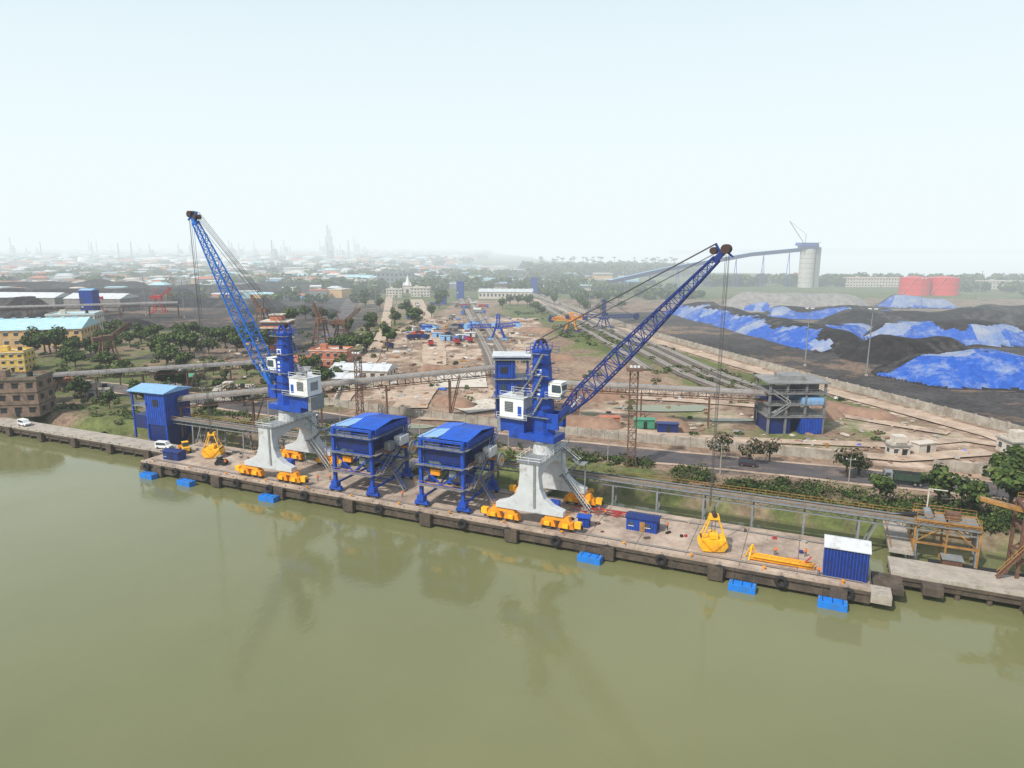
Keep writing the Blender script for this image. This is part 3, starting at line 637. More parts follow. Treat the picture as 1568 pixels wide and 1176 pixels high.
def wallrun(name,pts,h,m,th=.35,post=4,gap=.0):
    b=MB()
    for a,c in zip(pts,pts[1:]):
        L_=math.hypot(c[0]-a[0],c[1]-a[1]);n=max(1,int(L_/post))
        for i in range(n):
            p=(a[0]+(c[0]-a[0])*i/n,a[1]+(c[1]-a[1])*i/n);q=(a[0]+(c[0]-a[0])*(i+1)/n,a[1]+(c[1]-a[1])*(i+1)/n)
            hh=h+U(-.06,.06)
            b.beam((*p,hh/2-.3),(*q,hh/2-.3),th,hh+.6,m);b.beam((*p,-.5),(*p,h+.25),th+.25,th+.25,m)
    b.obj(name)
wallrun('boundary_wall',[(-12,71),(42,68.5),(95,68.5),(135,71),(171,74)],2.4,wallm)
wallrun('boundary_wall',[(186,75),(260,80)],2.4,wallm)
wallrun('coal_yard_wall',[M(*p) for p in wall_pts],2.8,wallm,.4,5)
wallrun('compound_wall',[M(-62,235),M(-75,330),M(-84,420)],1.8,cream,.3,6)
def track(pts,name='railway_track',w=4.6):
    b=MB();q=[M(*p) for p in pts];ribbon(b,sub(q),w+2,.38,ball);ribbon(b,sub(q),w*.8,.62,ball)
    for off in(-.85,.85):
        for a,c in zip(q,q[1:]):
            d=Vector((c[0]-a[0],c[1]-a[1],0)).normalized();u=Vector((-d.y,d.x,0))*off
            b.beam(Vector((*a,.86))+u,Vector((*c,.86))+u,.28,.22,steel)
    for a,c in zip(q,q[1:]):
        L_=math.hypot(c[0]-a[0],c[1]-a[1]);n=min(int(L_/1.6),260);an=math.atan2(c[1]-a[1],c[0]-a[0])
        for i in range(n): b.box((a[0]+(c[0]-a[0])*i/n,a[1]+(c[1]-a[1])*i/n,.69),(.4,2.9,.12),conc,an)
    b.obj(name)
track([(-4,262),(-11,340),(-54,723)]);track([(3,262),(-4,340),(-46,723)])
track([(92,246),(82,285),(75,350),(56,505),(36,666),(10,900)]);track([(99,248),(89,287),(82,350),(62,505),(42,666),(16,900)]);track([(80,260),(73,290),(67,350),(49,505),(29,666)]);track([(60,300),(56,360),(38,520),(22,666)])
r=MB();ribbon(r,sub([M(-60,232),M(-68,330),M(-85,464),M(-140,800),M(-170,1000)]),7,.41,dirt_t);r.obj('dirt_road')
r=MB();ribbon(r,sub([M(-82,232),M(-95,330),M(-118,464),M(-160,700)]),13,.36,asph);r.obj('yard_road')
r=MB();ribbon(r,sub([M(-35,228),M(-34,300),M(-48,420),M(-95,690)]),12,.40,dirt_t);ribbon(r,sub([M(-20,262),M(-22,300)]),20,.43,cream);ribbon(r,sub([M(-18,226),M(-4,236)]),14,.44,cream);r.obj('dirt_road')
offp=[(p[0]-9,p[1]) for p in wall_pts]
r=MB();ribbon(r,sub([M(170,150),M(152,170)]+[M(*p) for p in offp]),8,.4,dirt_t);ribbon(r,sub([M(156,168),M(128,190),M(104,184),M(60,190),M(20,205),M(-30,215)]),5,.42,dirt_t);ribbon(r,sub([M(128,196),M(100,225),M(60,240),M(20,250)]),5,.43,dirt_t);ribbon(r,sub([M(128,178),M(100,172),M(60,186)]),6,.44,dirt_t);r.obj('dirt_road')
# ------------------------------------------------------------------ poles & lattice towers
def lmast(loc,h,head=True):
    b=MB();b.cyl((0,0,0),(0,0,h),.32,.16,greyd,8);b.box((0,0,.3),(1.2,1.2,.7),conc)
    for k in range(6):
        a=k*math.pi/3;b.beam((0,0,h-.6),(1.3*math.cos(a),1.3*math.sin(a),h-.5),.1,.1,greyd);b.box((1.5*math.cos(a),1.5*math.sin(a),h-.7),(.6,.5,.35),white,a)
    b.obj('high_mast_light',(*loc,0))
for x,y,h in((150,288,29),(134,312,27),(-285,540,30),(-246,520,28),(-92,470,28),(-103,620,30),(100,620,30),(430,640,28),(330,560,28),(470,700,28),(-60,700,28),(60,540,24),(250,700,30),(-300,700,28)):
    lmast(M(x,y),h)
for k in range(9):
    b=MB();b.cyl((0,0,0),(0,0,8),.14,.09,conc,7);b.beam((-1.1,0,7.4),(1.1,0,7.4),.12,.12,greyd);b.box((.9,0,7.55),(.15,.15,.25),white);b.box((-.9,0,7.55),(.15,.15,.25),white);b.obj('utility_pole',(-30+k*28,48+k*.2,0),.2)
def ltower(name,loc,h,m,w0=2.2,head=None):
    b=MB();b.lattice((0,0,0),(0,0,h),w0,w0*.75,w0*.7,int(h/2.2),m,.2,.12,.02)
    b.box((0,0,h+.1),(w0+1.2,w0+1.2,.2),m);b.rail((-w0/2-.6,-w0/2-.6,h+.2),(w0/2+.6,-w0/2-.6,h+.2),m)
    for x in(-.9,0,.9): b.box((x,-w0/2-.5,h+1.2),(.6,.3,.5),head or white)
    b.obj(name,(*loc,0),.3)
ltower('lattice_light_tower',M(30,167),24.5,rust,2.6);ltower('lattice_light_tower',M(-49,217),20,rust,2.4)
def rmach(loc,m,h=20,sc_=1,rot=0,name='rusty_yard_crane'):
    b=MB()
    for x in(-4,4):
        for y in(-4,4): b.beam((x,y,0),(x*.5,y*.5,h*.6),.6,.6,m);b.box((x,y,.6),(2.4,1,1.2),m)
    for z,k in((h*.2,.84),(h*.42,.65)):
        for a,c in(((-4,-4),(4,-4)),((4,-4),(4,4)),((4,4),(-4,4)),((-4,4),(-4,-4))): b.beam((a[0]*k,a[1]*k,z),(c[0]*k,c[1]*k,z),.4,.4,m)
    b.box((0,0,h*.6+1.2),(5.5,4.4,2.6),m);b.lattice((1.5,0,h*.6+1),(11,0,h*1.05),1.4,1.6,.8,8,m,.3,.18);b.beam((-1.5,0,h*.6+2),(-2.5,0,h),.5,.5,m);b.beam((-2.5,0,h),(11,0,h*1.05),.14,.14,m);b.box((-4.5,0,h*.6+1),(3,3.2,2),m)
    b.obj(name,(*loc,0),rot)
rmach(M(-103,372),rust,22,1,2.6);rmach(M(-94,380),rust,19,1,.4);rmach(M(-190,322),rust,17,1,1.2);rmach(M(-155,430),rust,22,1,2.9)
rmach(M(-336,560),redp,18,1,3.6,'red_stacker');rmach(M(-285,560),redp,19,1,.6,'red_stacker');rmach(M(-300,610),rust,17,1,2.5)
def stacker(loc,m,m2,rot,h=13,span=20,name='stacker_reclaimer'):
    b=MB()
    for x in(-4,4):
        for y in(-3.5,3.5): b.beam((x,y,0),(x*.4,y*.4,6.5),.6,.6,m);b.box((x,y,.6),(3.4,1,1.1),m2)
    b.box((0,0,6.8),(5,4.5,1),m);b.lattice((0,0,7),(0,0,h),2,1.8,1.2,4,m,.35,.2,.02)
    b.lattice((0,0,8),(span,0,7.6),1.8,2,1.2,12,m,.32,.18);b.lattice((0,0,8),(-span*.7,0,9.5),1.8,2,1.4,9,m,.32,.18)
    b.beam((0,0,h),(span*.85,0,8.6),.25,.25,m);b.beam((0,0,h),(-span*.6,0,10),.25,.25,m);b.box((-span*.66,0,8.6),(3,2.6,2.4),m2);b.box((2.5,2.2,9.2),(2.2,1.8,2.2),m2)
    b.cyl((span,-.7,7.4),(span,.7,7.4),2.2,2.2,m2,14);b.obj(name,(*loc,0),rot)
stacker(M(-8,400),blue,blue_l,MR+math.pi-.1,15,18);stacker(M(60,452),boomD,navy,MR+.35,19,24);stacker(M(38,440),yel,navy,MR+2.9,12,13)
# ------------------------------------------------------------------ buildings
def building(name,loc,w,d,h,rot,wm_,rm,floors=2,nw=6,roof='flat',win=glass,band=None):
    b=MB();b.bb(-w/2,w/2,-d/2,d/2,0,h,wm_)
    fh=h/floors
    for f in range(floors):
        z=f*fh+fh*.35
        for side in(-1,1):
            for k in range(nw):
                x=-w/2+w*(k+.5)/nw;ww=w/nw*.45
                b.bb(x-ww/2,x+ww/2,side*(d/2+.04),side*d/2*.98,z,z+fh*.4,win);b.bb(x-ww/2-.15,x+ww/2+.15,side*(d/2+.3),side*d/2,z+fh*.42,z+fh*.48,band or wm_)
            ny=max(1,int(d/(w/nw)));
            for k in range(ny):
                y=-d/2+d*(k+.5)/ny;ww=d/ny*.4;b.bb(side*(w/2+.04),side*w/2*.98,y-ww/2,y+ww/2,z,z+fh*.4,win)
        if f: b.bb(-w/2-.12,w/2+.12,-d/2-.12,d/2+.12,f*fh-.15,f*fh+.1,band or wm_)
    b.bb(w*.08,w*.08+1.2,-d/2-.08,-d/2,.05,2.2,dark)
    if roof=='flat':
        b.bb(-w/2-.4,w/2+.4,-d/2-.4,d/2+.4,h+.003,h+.3,rm)
        for a in(((-w/2,-w/2+.25),(-d/2,d/2)),((w/2-.25,w/2),(-d/2,d/2)),((-w/2+.25,w/2-.25),(-d/2,-d/2+.25)),((-w/2+.25,w/2-.25),(d/2-.25,d/2))): b.bb(*a[0],*a[1],h+.303,h+1.0,wm_)
        b.bb(-w*.3,-w*.3+3,-1.5,1.5,h+.303,h+2.6,wm_);b.cyl((w*.25,0,h+.3),(w*.25,0,h+1.9),.9,.9,blk,10)
    else:
        b.prism([(-w/2-.6,-d/2-.6,h+.003),(-w/2-.6,d/2+.6,h+.003),(-w/2-.6,d/2+.6,h+.25),(-w/2-.6,0,h+.25+d*.16),(-w/2-.6,-d/2-.6,h+.25)],(w+1.2,0,0),rm)
        for k in range(int(w/6)): x=-w/2+3+k*6;b.box((x,0,h+.45+d*.16),(2,1.2,.5),rm)
    return b.obj(name,(*loc,0),rot)
building('ochre_warehouse',M(-268,385),58,30,9,MR+.25,ochre,roofb,2,12,'gable',band=cream)
building('pale_blue_hall',M(-265,420),26,18,13,MR+.25,cream,roofb,3,7)
building('yellow_house',M(-219,300),13,10,8.5,MR+.2,mat('yellow_wall',(.6,.4,.08),.8),cream,3,4,band=cream)
building('old_brown_building',M(-162,222),17,11,12,MR+.15,brownw,mat('mossy_roof',(.12,.13,.09),.9,.3,stain=(.05,.05,.04)),3,4,win=dark,band=concd)
building('white_pump_house',M(-100,244),12,7,3.6,MR,cream,roofw,1,4)
building('orange_office',M(-82,312),17,10,7.5,MR-.1,salmon,cream,2,5,band=cream);building('orange_roof_store',M(-92,300),12,9,4.5,MR-.1,cream,salmon,1,4,'gable')
building('pale_roof_shed',M(-62,285),24,12,3.8,MR-.15,cream,roofw,1,6,'gable');building('pale_roof_shed',M(-70,268),20,9,3.5,MR-.15,cream,roofw,1,6,'gable');building('grey_store',M(-88,280),10,8,4,MR,wallm,roofg,1,3,'gable')
building('roadside_store',M(-130,268),9,6,3.5,MR+.1,wallm,green_r,1,3,'gable');building('roadside_store',M(-142,282),12,6,3.2,MR-.2,brownw,roofg,1,3,'gable')
building('roadside_store',M(-175,262),10,6,3.2,MR+.1,brownw,salmon,1,3,'gable');building('roadside_store',M(-150,246),8,5,3,MR+.3,cream,roofg,1,2)
building('cream_office',M(-122,725),16,12,8,MR,cream,roofw,3,5);building('cream_office',M(-96,735),20,14,9,MR,cream,roofw,3,6)
b=MB();b.box((0,0,4),(10,10,8),cream);b.cyl((0,0,8),(0,0,19),3.6,.3,white,12);b.box((0,0,8.3),(11,11,.6),cream);[b.cyl((x,y,8.6),(x,y,12),1.1,.15,white,8) for x in(-4,4) for y in(-4,4)];b.box((0,-5.1,2),(3,.3,4),dark);b.obj('white_temple',(*M(-118,790),0),MR)
building('long_white_shed',M(-6,706),54,16,7,MR-.1,cream,roofw,1,14,'gable');building('dark_shed',M(-150,900),45,18,18,MR,greyd,roofg,3,8)
building('site_cabin',M(102,176),5,3,2.8,MR,cream,roofg,1,2);building('guard_house',M(136,178),9,6,3.5,MR,cream,roofg,1,3)
building('port_office',M(465,900),75,16,11,MR,cream,salmon,3,20);building('port_office',M(505,850),40,14,9,MR,cream,roofw,2,12);building('red_roof_house',M(400,980),18,12,12,MR,redp,redp,2,4);building('port_office',M(610,860),70,16,9,MR,cream,roofg,2,18)
shed('blue_tower_shed',(*M(-322,530),0),10,9,20,blue,navy,blue_l,MR);shed('pale_transit_shed',(*M(-345,585),0),50,25,10,stonem,None,roofw,MR-.1,None,0,.15);shed('pale_transit_shed',(*M(-420,610),0),60,25,9,stonem,None,roofw,MR-.1,None,0,.15)
b=MB();b.bb(-4.5,4.5,-4,4,0,12,salmon);b.bb(-7.5,7.5,-6,6,12.003,12.6,cream);b.bb(-6.8,6.8,-5.4,5.4,12.603,15.2,salmon);b.bb(-6.9,6.9,-5.5,5.5,13.4,14.5,glass);b.bb(-7.5,7.5,-6,6,15.203,15.7,cream);b.bb(-3,3,-3,3,15.703,18.5,salmon);b.bb(-3.5,3.5,-3.5,3.5,18.503,18.9,cream)
for z in(3,7): b.bb(-3,-1.4,-4.1,-4,z,z+1.6,glass);b.bb(1.4,3,-4.1,-4,z,z+1.6,glass)
b.obj('control_tower',(*M(-122,360),0),MR)
for X,Y,h in((-52,700,17),(24,760,18),(-64,640,11)): shed('blue_conveyor_tower',(*M(X,Y),0),7,7,h,blue,navy,navy,MR)
b=MB();sil=mat('silo_concrete',(.46,.45,.42),.8,.12,.1,stain=(.33,.31,.28));b.cyl((0,0,0),(0,0,48),9,9,sil,28)
for z in range(6,48,6): b.cyl((0,0,z),(0,0,z+.4),9.15,9.15,wallm,28)
b.box((0,0,50),(20,17,4),navy);b.box((-2,0,53.5),(22,18,3.5),blue);b.box((0,0,55.6),(24,20,.5),blue_l);b.bb(9.3,15,-4,4,0,50,greyd)
for z in range(5,50,5): b.bb(9.2,15.3,-4.3,4.3,z,z+.5,wallm)
for x in(-9,9): b.beam((x,-9,44),(x,-9,56),.5,.5,navy)
b.beam((-6,0,55),(-26,0,82),.7,.7,greyd);b.beam((-4,0,66),(-26,0,82),.3,.3,greyd);b.beam((-4,0,55),(-4,0,66),.5,.5,greyd)
b.obj('concrete_silo',(*M(372,886),0),MR,smooth=False)
def gallery(name,pts,w=4.5,h=4,m=blue):
    b=MB()
    for a,c in zip(pts,pts[1:]):
        A=Vector((*M(a[0],a[1]),a[2]));C=Vector((*M(c[0],c[1]),c[2]));b.beam(A,C,w,h,m);b.beam(A+Vector((0,0,h/2+.2)),C+Vector((0,0,h/2+.2)),w+.6,.3,blue_l);n=max(1,int((C-A).length/28))
        for i in range(n):
            p=A.lerp(C,(i+.5)/n)
            for sx in(-3,3): b.beam(p+Vector((0,0,-h/2)),(p.x+sx,p.y,0),.7,.7,blue)
    b.obj(name)
gallery('silo_conveyor_gallery',[(120,860,8),(190,880,22),(300,884,41),(365,886,47)],5,4.5,navy);
for X in(436,467):
    b=MB();b.cyl((0,0,0),(0,0,18.5),15,15,redt,40);b.cyl((0,0,18.5),(0,0,20.3),15,.3,redt,40,False)
    for z in(6,12,18.2): b.cyl((0,0,z),(0,0,z+.3),15.1,15.1,redp,40)
    b.stairs((-12,-10.5,0),(0,-15.8,18.5),1.2,redp,white)
    b.obj('red_storage_tank',(*M(X,756),0))
# ------------------------------------------------------------------ stockpiles
def pile(name,cx,cy,L_,W_,H_,ang,m,tp=None,side=-1,thr=0.0,st=None,flat=.30,seed=0,top=1.0):
    st=st or max(1.0,L_/110);nx=int(L_/st)+1;ny=int(W_/st)+1;vs=[]
    for j_ in range(ny+1):
        for i in range(nx+1):
            x=-L_/2+L_*i/nx;y=-W_/2+W_*j_/ny;y0=W_*.12*nz(x,3,.03,seed+40);yy=y-y0
            dx=max(0,abs(x)-(L_-W_)/2)/(W_/2);dy=abs(yy)/(W_/2);d=math.hypot(dx,dy) if L_>W_ else math.hypot(x/(L_/2),yy/(W_/2))
            wob=.16*nz(x,y,.045,seed)+.05*nz(x,y,.14,seed+3)
            k=min(1.15,max(0,(1-d*1.06+wob*(1 if d<.9 else .3)))/(1-flat));k=k if k<.8 else .8+.2*math.sin(min(1,(k-.8)/.4)*math.pi/2)
            hz=H_*(.85+.35*nz(x,0,.035,seed+8))
            z=hz*k+.28*nz(x,y,.3,seed)*min(1,k*3)-.15
            if max(abs(x)/(L_/2),abs(y)/(W_/2))>.985: z=-.4
            vs.append((x,y,z))
    fs=[];ms=[]
    for j_ in range(ny):
        for i in range(nx):
            a=j_*(nx+1)+i;fs.append((a,a+1,a+nx+2,a+nx+1))
            x,y,z=vs[a];u=1
            if tp:
                q=(side*y/(W_/2))*.9+1.0*nz(x,y,.035,seed+20)+.2*nz(x,y,.12,seed+2)+thr
                if q>0.15 and z>.15 and z<H_*top*(1+.3*nz(x,0,.06,seed)):
                    u=2 if nz(x,y,.05,seed+31)+.35*(z/H_-.5)>.08 else 0
            ms.append({0:1,1:0,2:2}[u])
    me=bpy.data.meshes.new(name);me.from_pydata(vs,[],fs);me.materials.append(m);me.materials.append(tp or m);me.materials.append(tarp2)
    me.polygons.foreach_set('material_index',ms);me.polygons.foreach_set('use_smooth',[True]*len(fs))
    link(me,name,(*M(cx,cy),0.05),ang+MR)
A=pile
A('coal_stockpile',207,276,112,52,12,-.22,coalm,tarp,-1,.30,seed=1,top=1.0)
A('coal_stockpile',196,335,74,48,11,.1,coalm,None,seed=2)
A('coal_stockpile',160,462,235,46,11,1.72,coalm,tarp,1,-.05,seed=3,top=.8)
A('coal_stockpile',198,412,60,38,9,.4,coalm,tarp,-1,.3,seed=13,top=.9)
A('coal_stockpile',275,392,150,52,13,-.18,coalm,tarp,-1,.0,seed=4,top=.8)
A('coal_stockpile',300,470,190,50,12,.0,coalm,None,seed=5)
A('aggregate_stockpile',262,640,130,50,12,-.1,stonem,None,seed=6);A('aggregate_stockpile',215,580,90,40,9,-.3,stonem,tarp,-1,-.3,seed=7)
A('coal_stockpile',355,610,70,40,11,0,coalm,tarp,-1,.4,seed=8,top=1.2);A('coal_stockpile',240,520,110,40,10,-.1,coalm,tarp,-1,-.3,seed=9);A('coal_stockpile',420,520,160,45,11,-.15,coalm,None,seed=10)
A('coal_stockpile',305,315,120,46,12,-.25,coalm,tarp,-1,.1,seed=11,top=.9)
A('aggregate_stockpile',345,400,90,40,12,-.2,stonem,tarp,-1,-.1,seed=12)
A('coal_stockpile',252,232,74,36,9,-.3,coalm,tarp,-1,-.1,seed=14)
for k,(x,y,l,w_,h) in enumerate(((-420,690,220,50,13),(-330,760,160,40,12),(-260,620,120,40,8),(-460,600,140,40,11),(-250,820,150,45,12),(-520,800,220,50,14),(-180,560,90,35,6),(-390,520,90,30,7),(-300,470,110,34,6))):
    A('coal_stockpile',x,y,l,w_,h,U(-.2,.2),coalm,seed=30+k)
for k,(x,y,l,w_,h) in enumerate(((22,206,26,12,3.5),(46,208,22,11,3),(5,232,26,13,3.5),(30,245,30,14,4),(95,215,28,12,3.5),(112,222,30,12,3),(-20,236,22,10,3),(-32,300,20,10,3),(20,330,24,12,3),(-40,420,24,12,3.2),(15,440,30,14,3.2))):
    A('earth_mound',x,y,l,w_,h,U(-1,1),earthm,seed=50+k,st=1.0)
# ------------------------------------------------------------------ rubble, parked things
rb=MB()
pal=[conc,wallm,rust,earthm,greyd,cream,blue_b,roofw,org]
for i in range(1000):
    q=R()
    if q<.5: X,Y=U(-70,15),U(228,520)
    elif q<.7: X,Y=U(0,130),U(186,250)
    elif q<.9: X,Y=U(-150,-70),U(230,420)
    else: X,Y=U(60,125),U(165,190)
    s,t=M(X,Y)
    if t<73: continue
    if X>float(wallx(Y))-14: continue
    sz=U(.3,1.2)*(1+(Y-180)/280);rb.box((s,t,.3+sz*.12),(sz*U(.8,2.6),sz,sz*.4),random.choices(pal,[5,4,4,8,3,1.5,.4,1,1])[0],U(0,3),U(.4,1))
rb.obj('construction_rubble')
for k in range(20):
    X,Y=U(-66,-20),U(360,470);truck((*M(X,Y),.4),U(0,6),random.choice([blue_b,white,org,navy]),random.choice([redp,org,greyd,navy,blue_l]),'parked_truck')
for k in range(14):
    X,Y=U(-85,-10),U(500,640);truck((*M(X,Y),.4),U(0,6),random.choice([blue_b,white,org]),random.choice([redp,greyd,navy,white]),'parked_truck')
for X,Y,m in((40,203,green_r),(46,198,navy),(-30,400,roofw),(-38,395,blue_l),(-44,408,blue_l),(-25,410,white),(110,178,cream),(30,206,salmon),(-55,445,blue_b)):
    shed('site_container',(*M(X,Y),.3),6.0,2.6,2.6,m,None,m,MR+U(-.4,.4),dark,0,.02)
def worker_mesh():
    pts=[(0,0,.95),(0,0,1.2),(0,0,1.42),(0,0,1.52),(0,.0,1.66),(.1,0,.9),(.13,.03,.5),(.14,0,.06),(-.1,0,.9),(-.13,-.05,.5),(-.16,-.1,.06),(.2,0,1.4),(.27,.03,1.15),(.3,.12,.92),(-.2,0,1.4),(-.27,.05,1.14),(-.22,.2,.98),(.15,.14,.03),(-.15,.05,.03)]
    ed=[(0,1),(1,2),(2,3),(3,4),(0,5),(5,6),(6,7),(0,8),(8,9),(9,10),(2,11),(11,12),(12,13),(2,14),(14,15),(15,16),(7,17),(10,18)]
    rd=[.15,.15,.17,.06,.12,.09,.065,.05,.09,.065,.05,.07,.05,.035,.07,.05,.035,.04,.04]
    me=bpy.data.meshes.new('w');me.from_pydata(pts,ed,[]);ob=bpy.data.objects.new('w',me);sc.collection.objects.link(ob)
    sk=ob.modifiers.new('s','SKIN');me.skin_vertices[0].data[0].use_root=True
    for i,r_ in enumerate(rd): me.skin_vertices[0].data[i].radius=(r_,r_)
    ss=ob.modifiers.new('u','SUBSURF');ss.levels=1
    dg=bpy.context.evaluated_depsgraph_get();m2=bpy.data.meshes.new_from_object(ob.evaluated_get(dg));bpy.data.objects.remove(ob)
    for m in(trous,hiv,skin,helm): m2.materials.append(m)
    for p in m2.polygons:
        c=p.center;p.material_index=0 if c.z<.93 and abs(c.x)<.24 else (3 if c.z>1.68 else (2 if c.z>1.5 or abs(c.x)>.24 and c.z<1.15 else 1))
    return m2
wmsh=worker_mesh()
for s,t in((52,6),(54,8),(97,3.4),(117,10),(120,12.5),(133,11),(153,7.5),(158,9),(23,6),(30,13),(76,5),(160.2,2.3)):
    link(wmsh,'site_worker',(s,t,0.01),U(0,6))
# ------------------------------------------------------------------ vegetation
def leaves(mb,c,r,n,size,mats,flat=.8,shell=.55):
    for _ in range(n):
        d=Vector((random.gauss(0,1),random.gauss(0,1),random.gauss(0,1))).normalized();k=shell+(1-shell)*R()**.6
        p=Vector((c[0]+d.x*r[0]*k,c[1]+d.y*r[1]*k,c[2]+d.z*r[2]*k))
        nrm=(d+Vector((U(-.8,.8),U(-.8,.8),U(-.2,1.0)))).normalized();u=nrm.orthogonal().normalized();w_=nrm.cross(u);an=U(0,6.28);u2=u*math.cos(an)+w_*math.sin(an);w2=nrm.cross(u2)
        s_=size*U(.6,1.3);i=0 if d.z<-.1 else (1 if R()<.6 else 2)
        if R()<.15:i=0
        mb.quad(p-u2*s_*.5-w2*s_*.35,p+u2*s_*.5-w2*s_*.3,p+u2*s_*.35+w2*s_*.4,p-u2*s_*.4+w2*s_*.3,mats[i])
def tree_mesh(seed,h=8,r=4,nl=650,size=.75,mats=None,dry=False):
    random.seed(seed);b=MB();mats=mats or lf
    b.cyl((0,0,-.3),(U(-.3,.3),U(-.3,.3),h*.45),.32,.2,bark,7)
    K=random.randint(6,9);lob=[]
    for k in range(K):
        a=U(0,6.28);q=U(.15,.65)*r;lob.append(((q*math.cos(a),q*math.sin(a),h*U(.5,.82)),(r*U(.35,.55),r*U(.35,.55),r*U(.28,.45))))
    for c,rr in lob:
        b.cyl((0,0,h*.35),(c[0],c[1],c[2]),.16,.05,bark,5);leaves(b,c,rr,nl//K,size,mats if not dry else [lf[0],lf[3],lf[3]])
    return b
def mk(b,name):
    me=bpy.data.meshes.new(name);me.from_pydata(b.v,[],b.f)
    for m in b.mats: me.materials.append(m)
    me.polygons.foreach_set('material_index',b.m);return me
tm=[mk(tree_mesh(i,U(7,9),U(3.6,4.8)),'t') for i in range(6)];td=[mk(tree_mesh(20+i,6.5,4,380,.6,None,True),'td') for i in range(2)]
random.seed(99)
def tree(X,Y,s=1,ms=None,name='tree',q=None):
    me=random.choice(ms or tm);loc=q or M(X,Y);ob=link(me,name,(*loc,0.1),U(0,6));ob.scale=(s*U(.9,1.1),s*U(.9,1.1),s*U(.85,1.15))
for X,Y,s,dd in ((-92,232,1.3,1),(-98,236,1.1,1),(-125,352,1.7,0),(-135,355,1.6,0),(-140,348,1.4,0),(-80,345,1.5,0),(-74,350,1.4,0),(-88,352,1.3,0),(-65,358,1.5,0),(54,172,1.0,1),(60,168,1.0,1),(66,170,.9,1),(80,158,1.1,1),(84,160,1.0,1),(113,150,1.2,0),(118,155,1.1,0)):
    tree(X,Y,s,td if dd else tm)
for _ in range(48):
    X,Y=U(-240,-150),U(300,420);tree(X,Y,U(.8,1.6))
for _ in range(40):
    X,Y=U(-175,-70),U(236,300)
    if abs(X+100)<10 and Y<255: continue
    tree(X,Y,U(.6,1.1),tm+td)
for _ in range(22): tree(U(-150,-60),U(420,640),U(.9,1.6))
for _ in range(20): tree(U(-10,110),U(520,690),U(.8,1.4))
for s,t,k in((183,46,1.2),(188,42,1.1),(196,47,1.4),(203,44,1.2),(210,46,1.3),(172,43,.8),(-30,34,.9),(-44,38,1),(-60,36,.8),(-80,40,1.1),(-20,42,.7)): tree(0,0,k,None,'tree',(s,t))
sb=MB()
def shrub(s,t,r,h,n,size,ms=lf): leaves(sb,(s,t,h*.35),(r,r,h*.7),n,size,ms,.8,.5)
for _ in range(900):
    s=U(88,215);t=bank(s)+2+R()**1.3*16;dens=sm(s,100,190)
    if t>51 or nz(s,t,.11,60)<.12-.42*dens: continue
    k=U(.5,1.6) if R()<.8 else U(1.6,2.4)
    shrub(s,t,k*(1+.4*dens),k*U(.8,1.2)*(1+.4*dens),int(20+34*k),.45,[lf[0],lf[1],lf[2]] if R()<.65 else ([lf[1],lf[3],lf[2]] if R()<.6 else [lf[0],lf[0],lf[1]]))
for _ in range(620):
    s=U(-190,88);t=U(bank(s)+1,50)
    if nz(s,t,.09,61)<-.12: continue
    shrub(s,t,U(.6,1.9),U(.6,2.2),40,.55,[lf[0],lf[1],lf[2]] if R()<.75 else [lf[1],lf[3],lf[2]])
sb.obj('riverbank_shrubs')
sb=MB()
for _ in range(1000):
    q=R()
    if q<.5: X,Y=U(-250,-65),U(235,480)
    elif q<.8: Y=U(235,560);X=float(wallx(Y))-U(14,55)
    else: X,Y=U(-70,140),U(190,330)
    s,t=M(X,Y)
    if t<74 or X>float(wallx(Y))-13: continue
    if nz(X,Y,.03,62)<-.05: continue
    shrub(s,t,U(.6,2.6),U(.4,1.7),30,.6+Y/700,[lf[0],lf[1],lf[2]] if R()<.6 else [lf[1],lf[3],lf[2]])
sb.obj('yard_shrubs')
dt=MB()
def belt(f,n,rx,hz,size,nl=60):
    for _ in range(n):
        X,Y=f()
        if float(coast(np.float64(X),np.float64(Y)))<25: continue
        s,t=M(X,Y);r_=U(.6,1.2)*rx;leaves(dt,(s,t,hz*U(.4,.6)),(r_,r_,hz*U(.4,.6)),nl,size,lf,.8,.6)
belt(lambda:(U(20,340),U(1150,1500)),260,12,17,5)
belt(lambda:(U(-260,100),U(780,1250)),240,9,12,4.2)
belt(lambda:(U(250,820),U(900,1010)),220,9,13,4)
belt(lambda:(U(-900,-160),U(900,1900)),380,13,12,6,40)
belt(lambda:(U(-400,-130),U(640,900)),90,7,9,3)
belt(lambda:(U(520,900),U(700,900)),110,8,11,4)
belt(lambda:(U(30,200),U(690,900)),90,7,8,3)
belt(lambda:(U(-2600,-100),U(1900,3800)),350,26,14,12,30)
dt.obj('distant_trees')
pm=MB()
for _ in range(46):
    X=U(60,330);Y=1430+(200-X)*.4+U(-40,40);s,t=M(X,Y);h=U(20,27);pm.cyl((s,t,0),(s+U(-1,1),t,h),.7,.4,bark,5)
    for k in range(12):
        a=k*.52+U(0,.3);pm.beam((s,t,h),(s+4.5*math.cos(a),t+4.5*math.sin(a),h+U(-1.5,1.5)),1.4,.3,lf[1])
pm.obj('palm_trees')
ct=MB();cp=[white,cream,cream,roofw,roofb,ochre,greyd,salmon,blue_l,wallm,stonem]
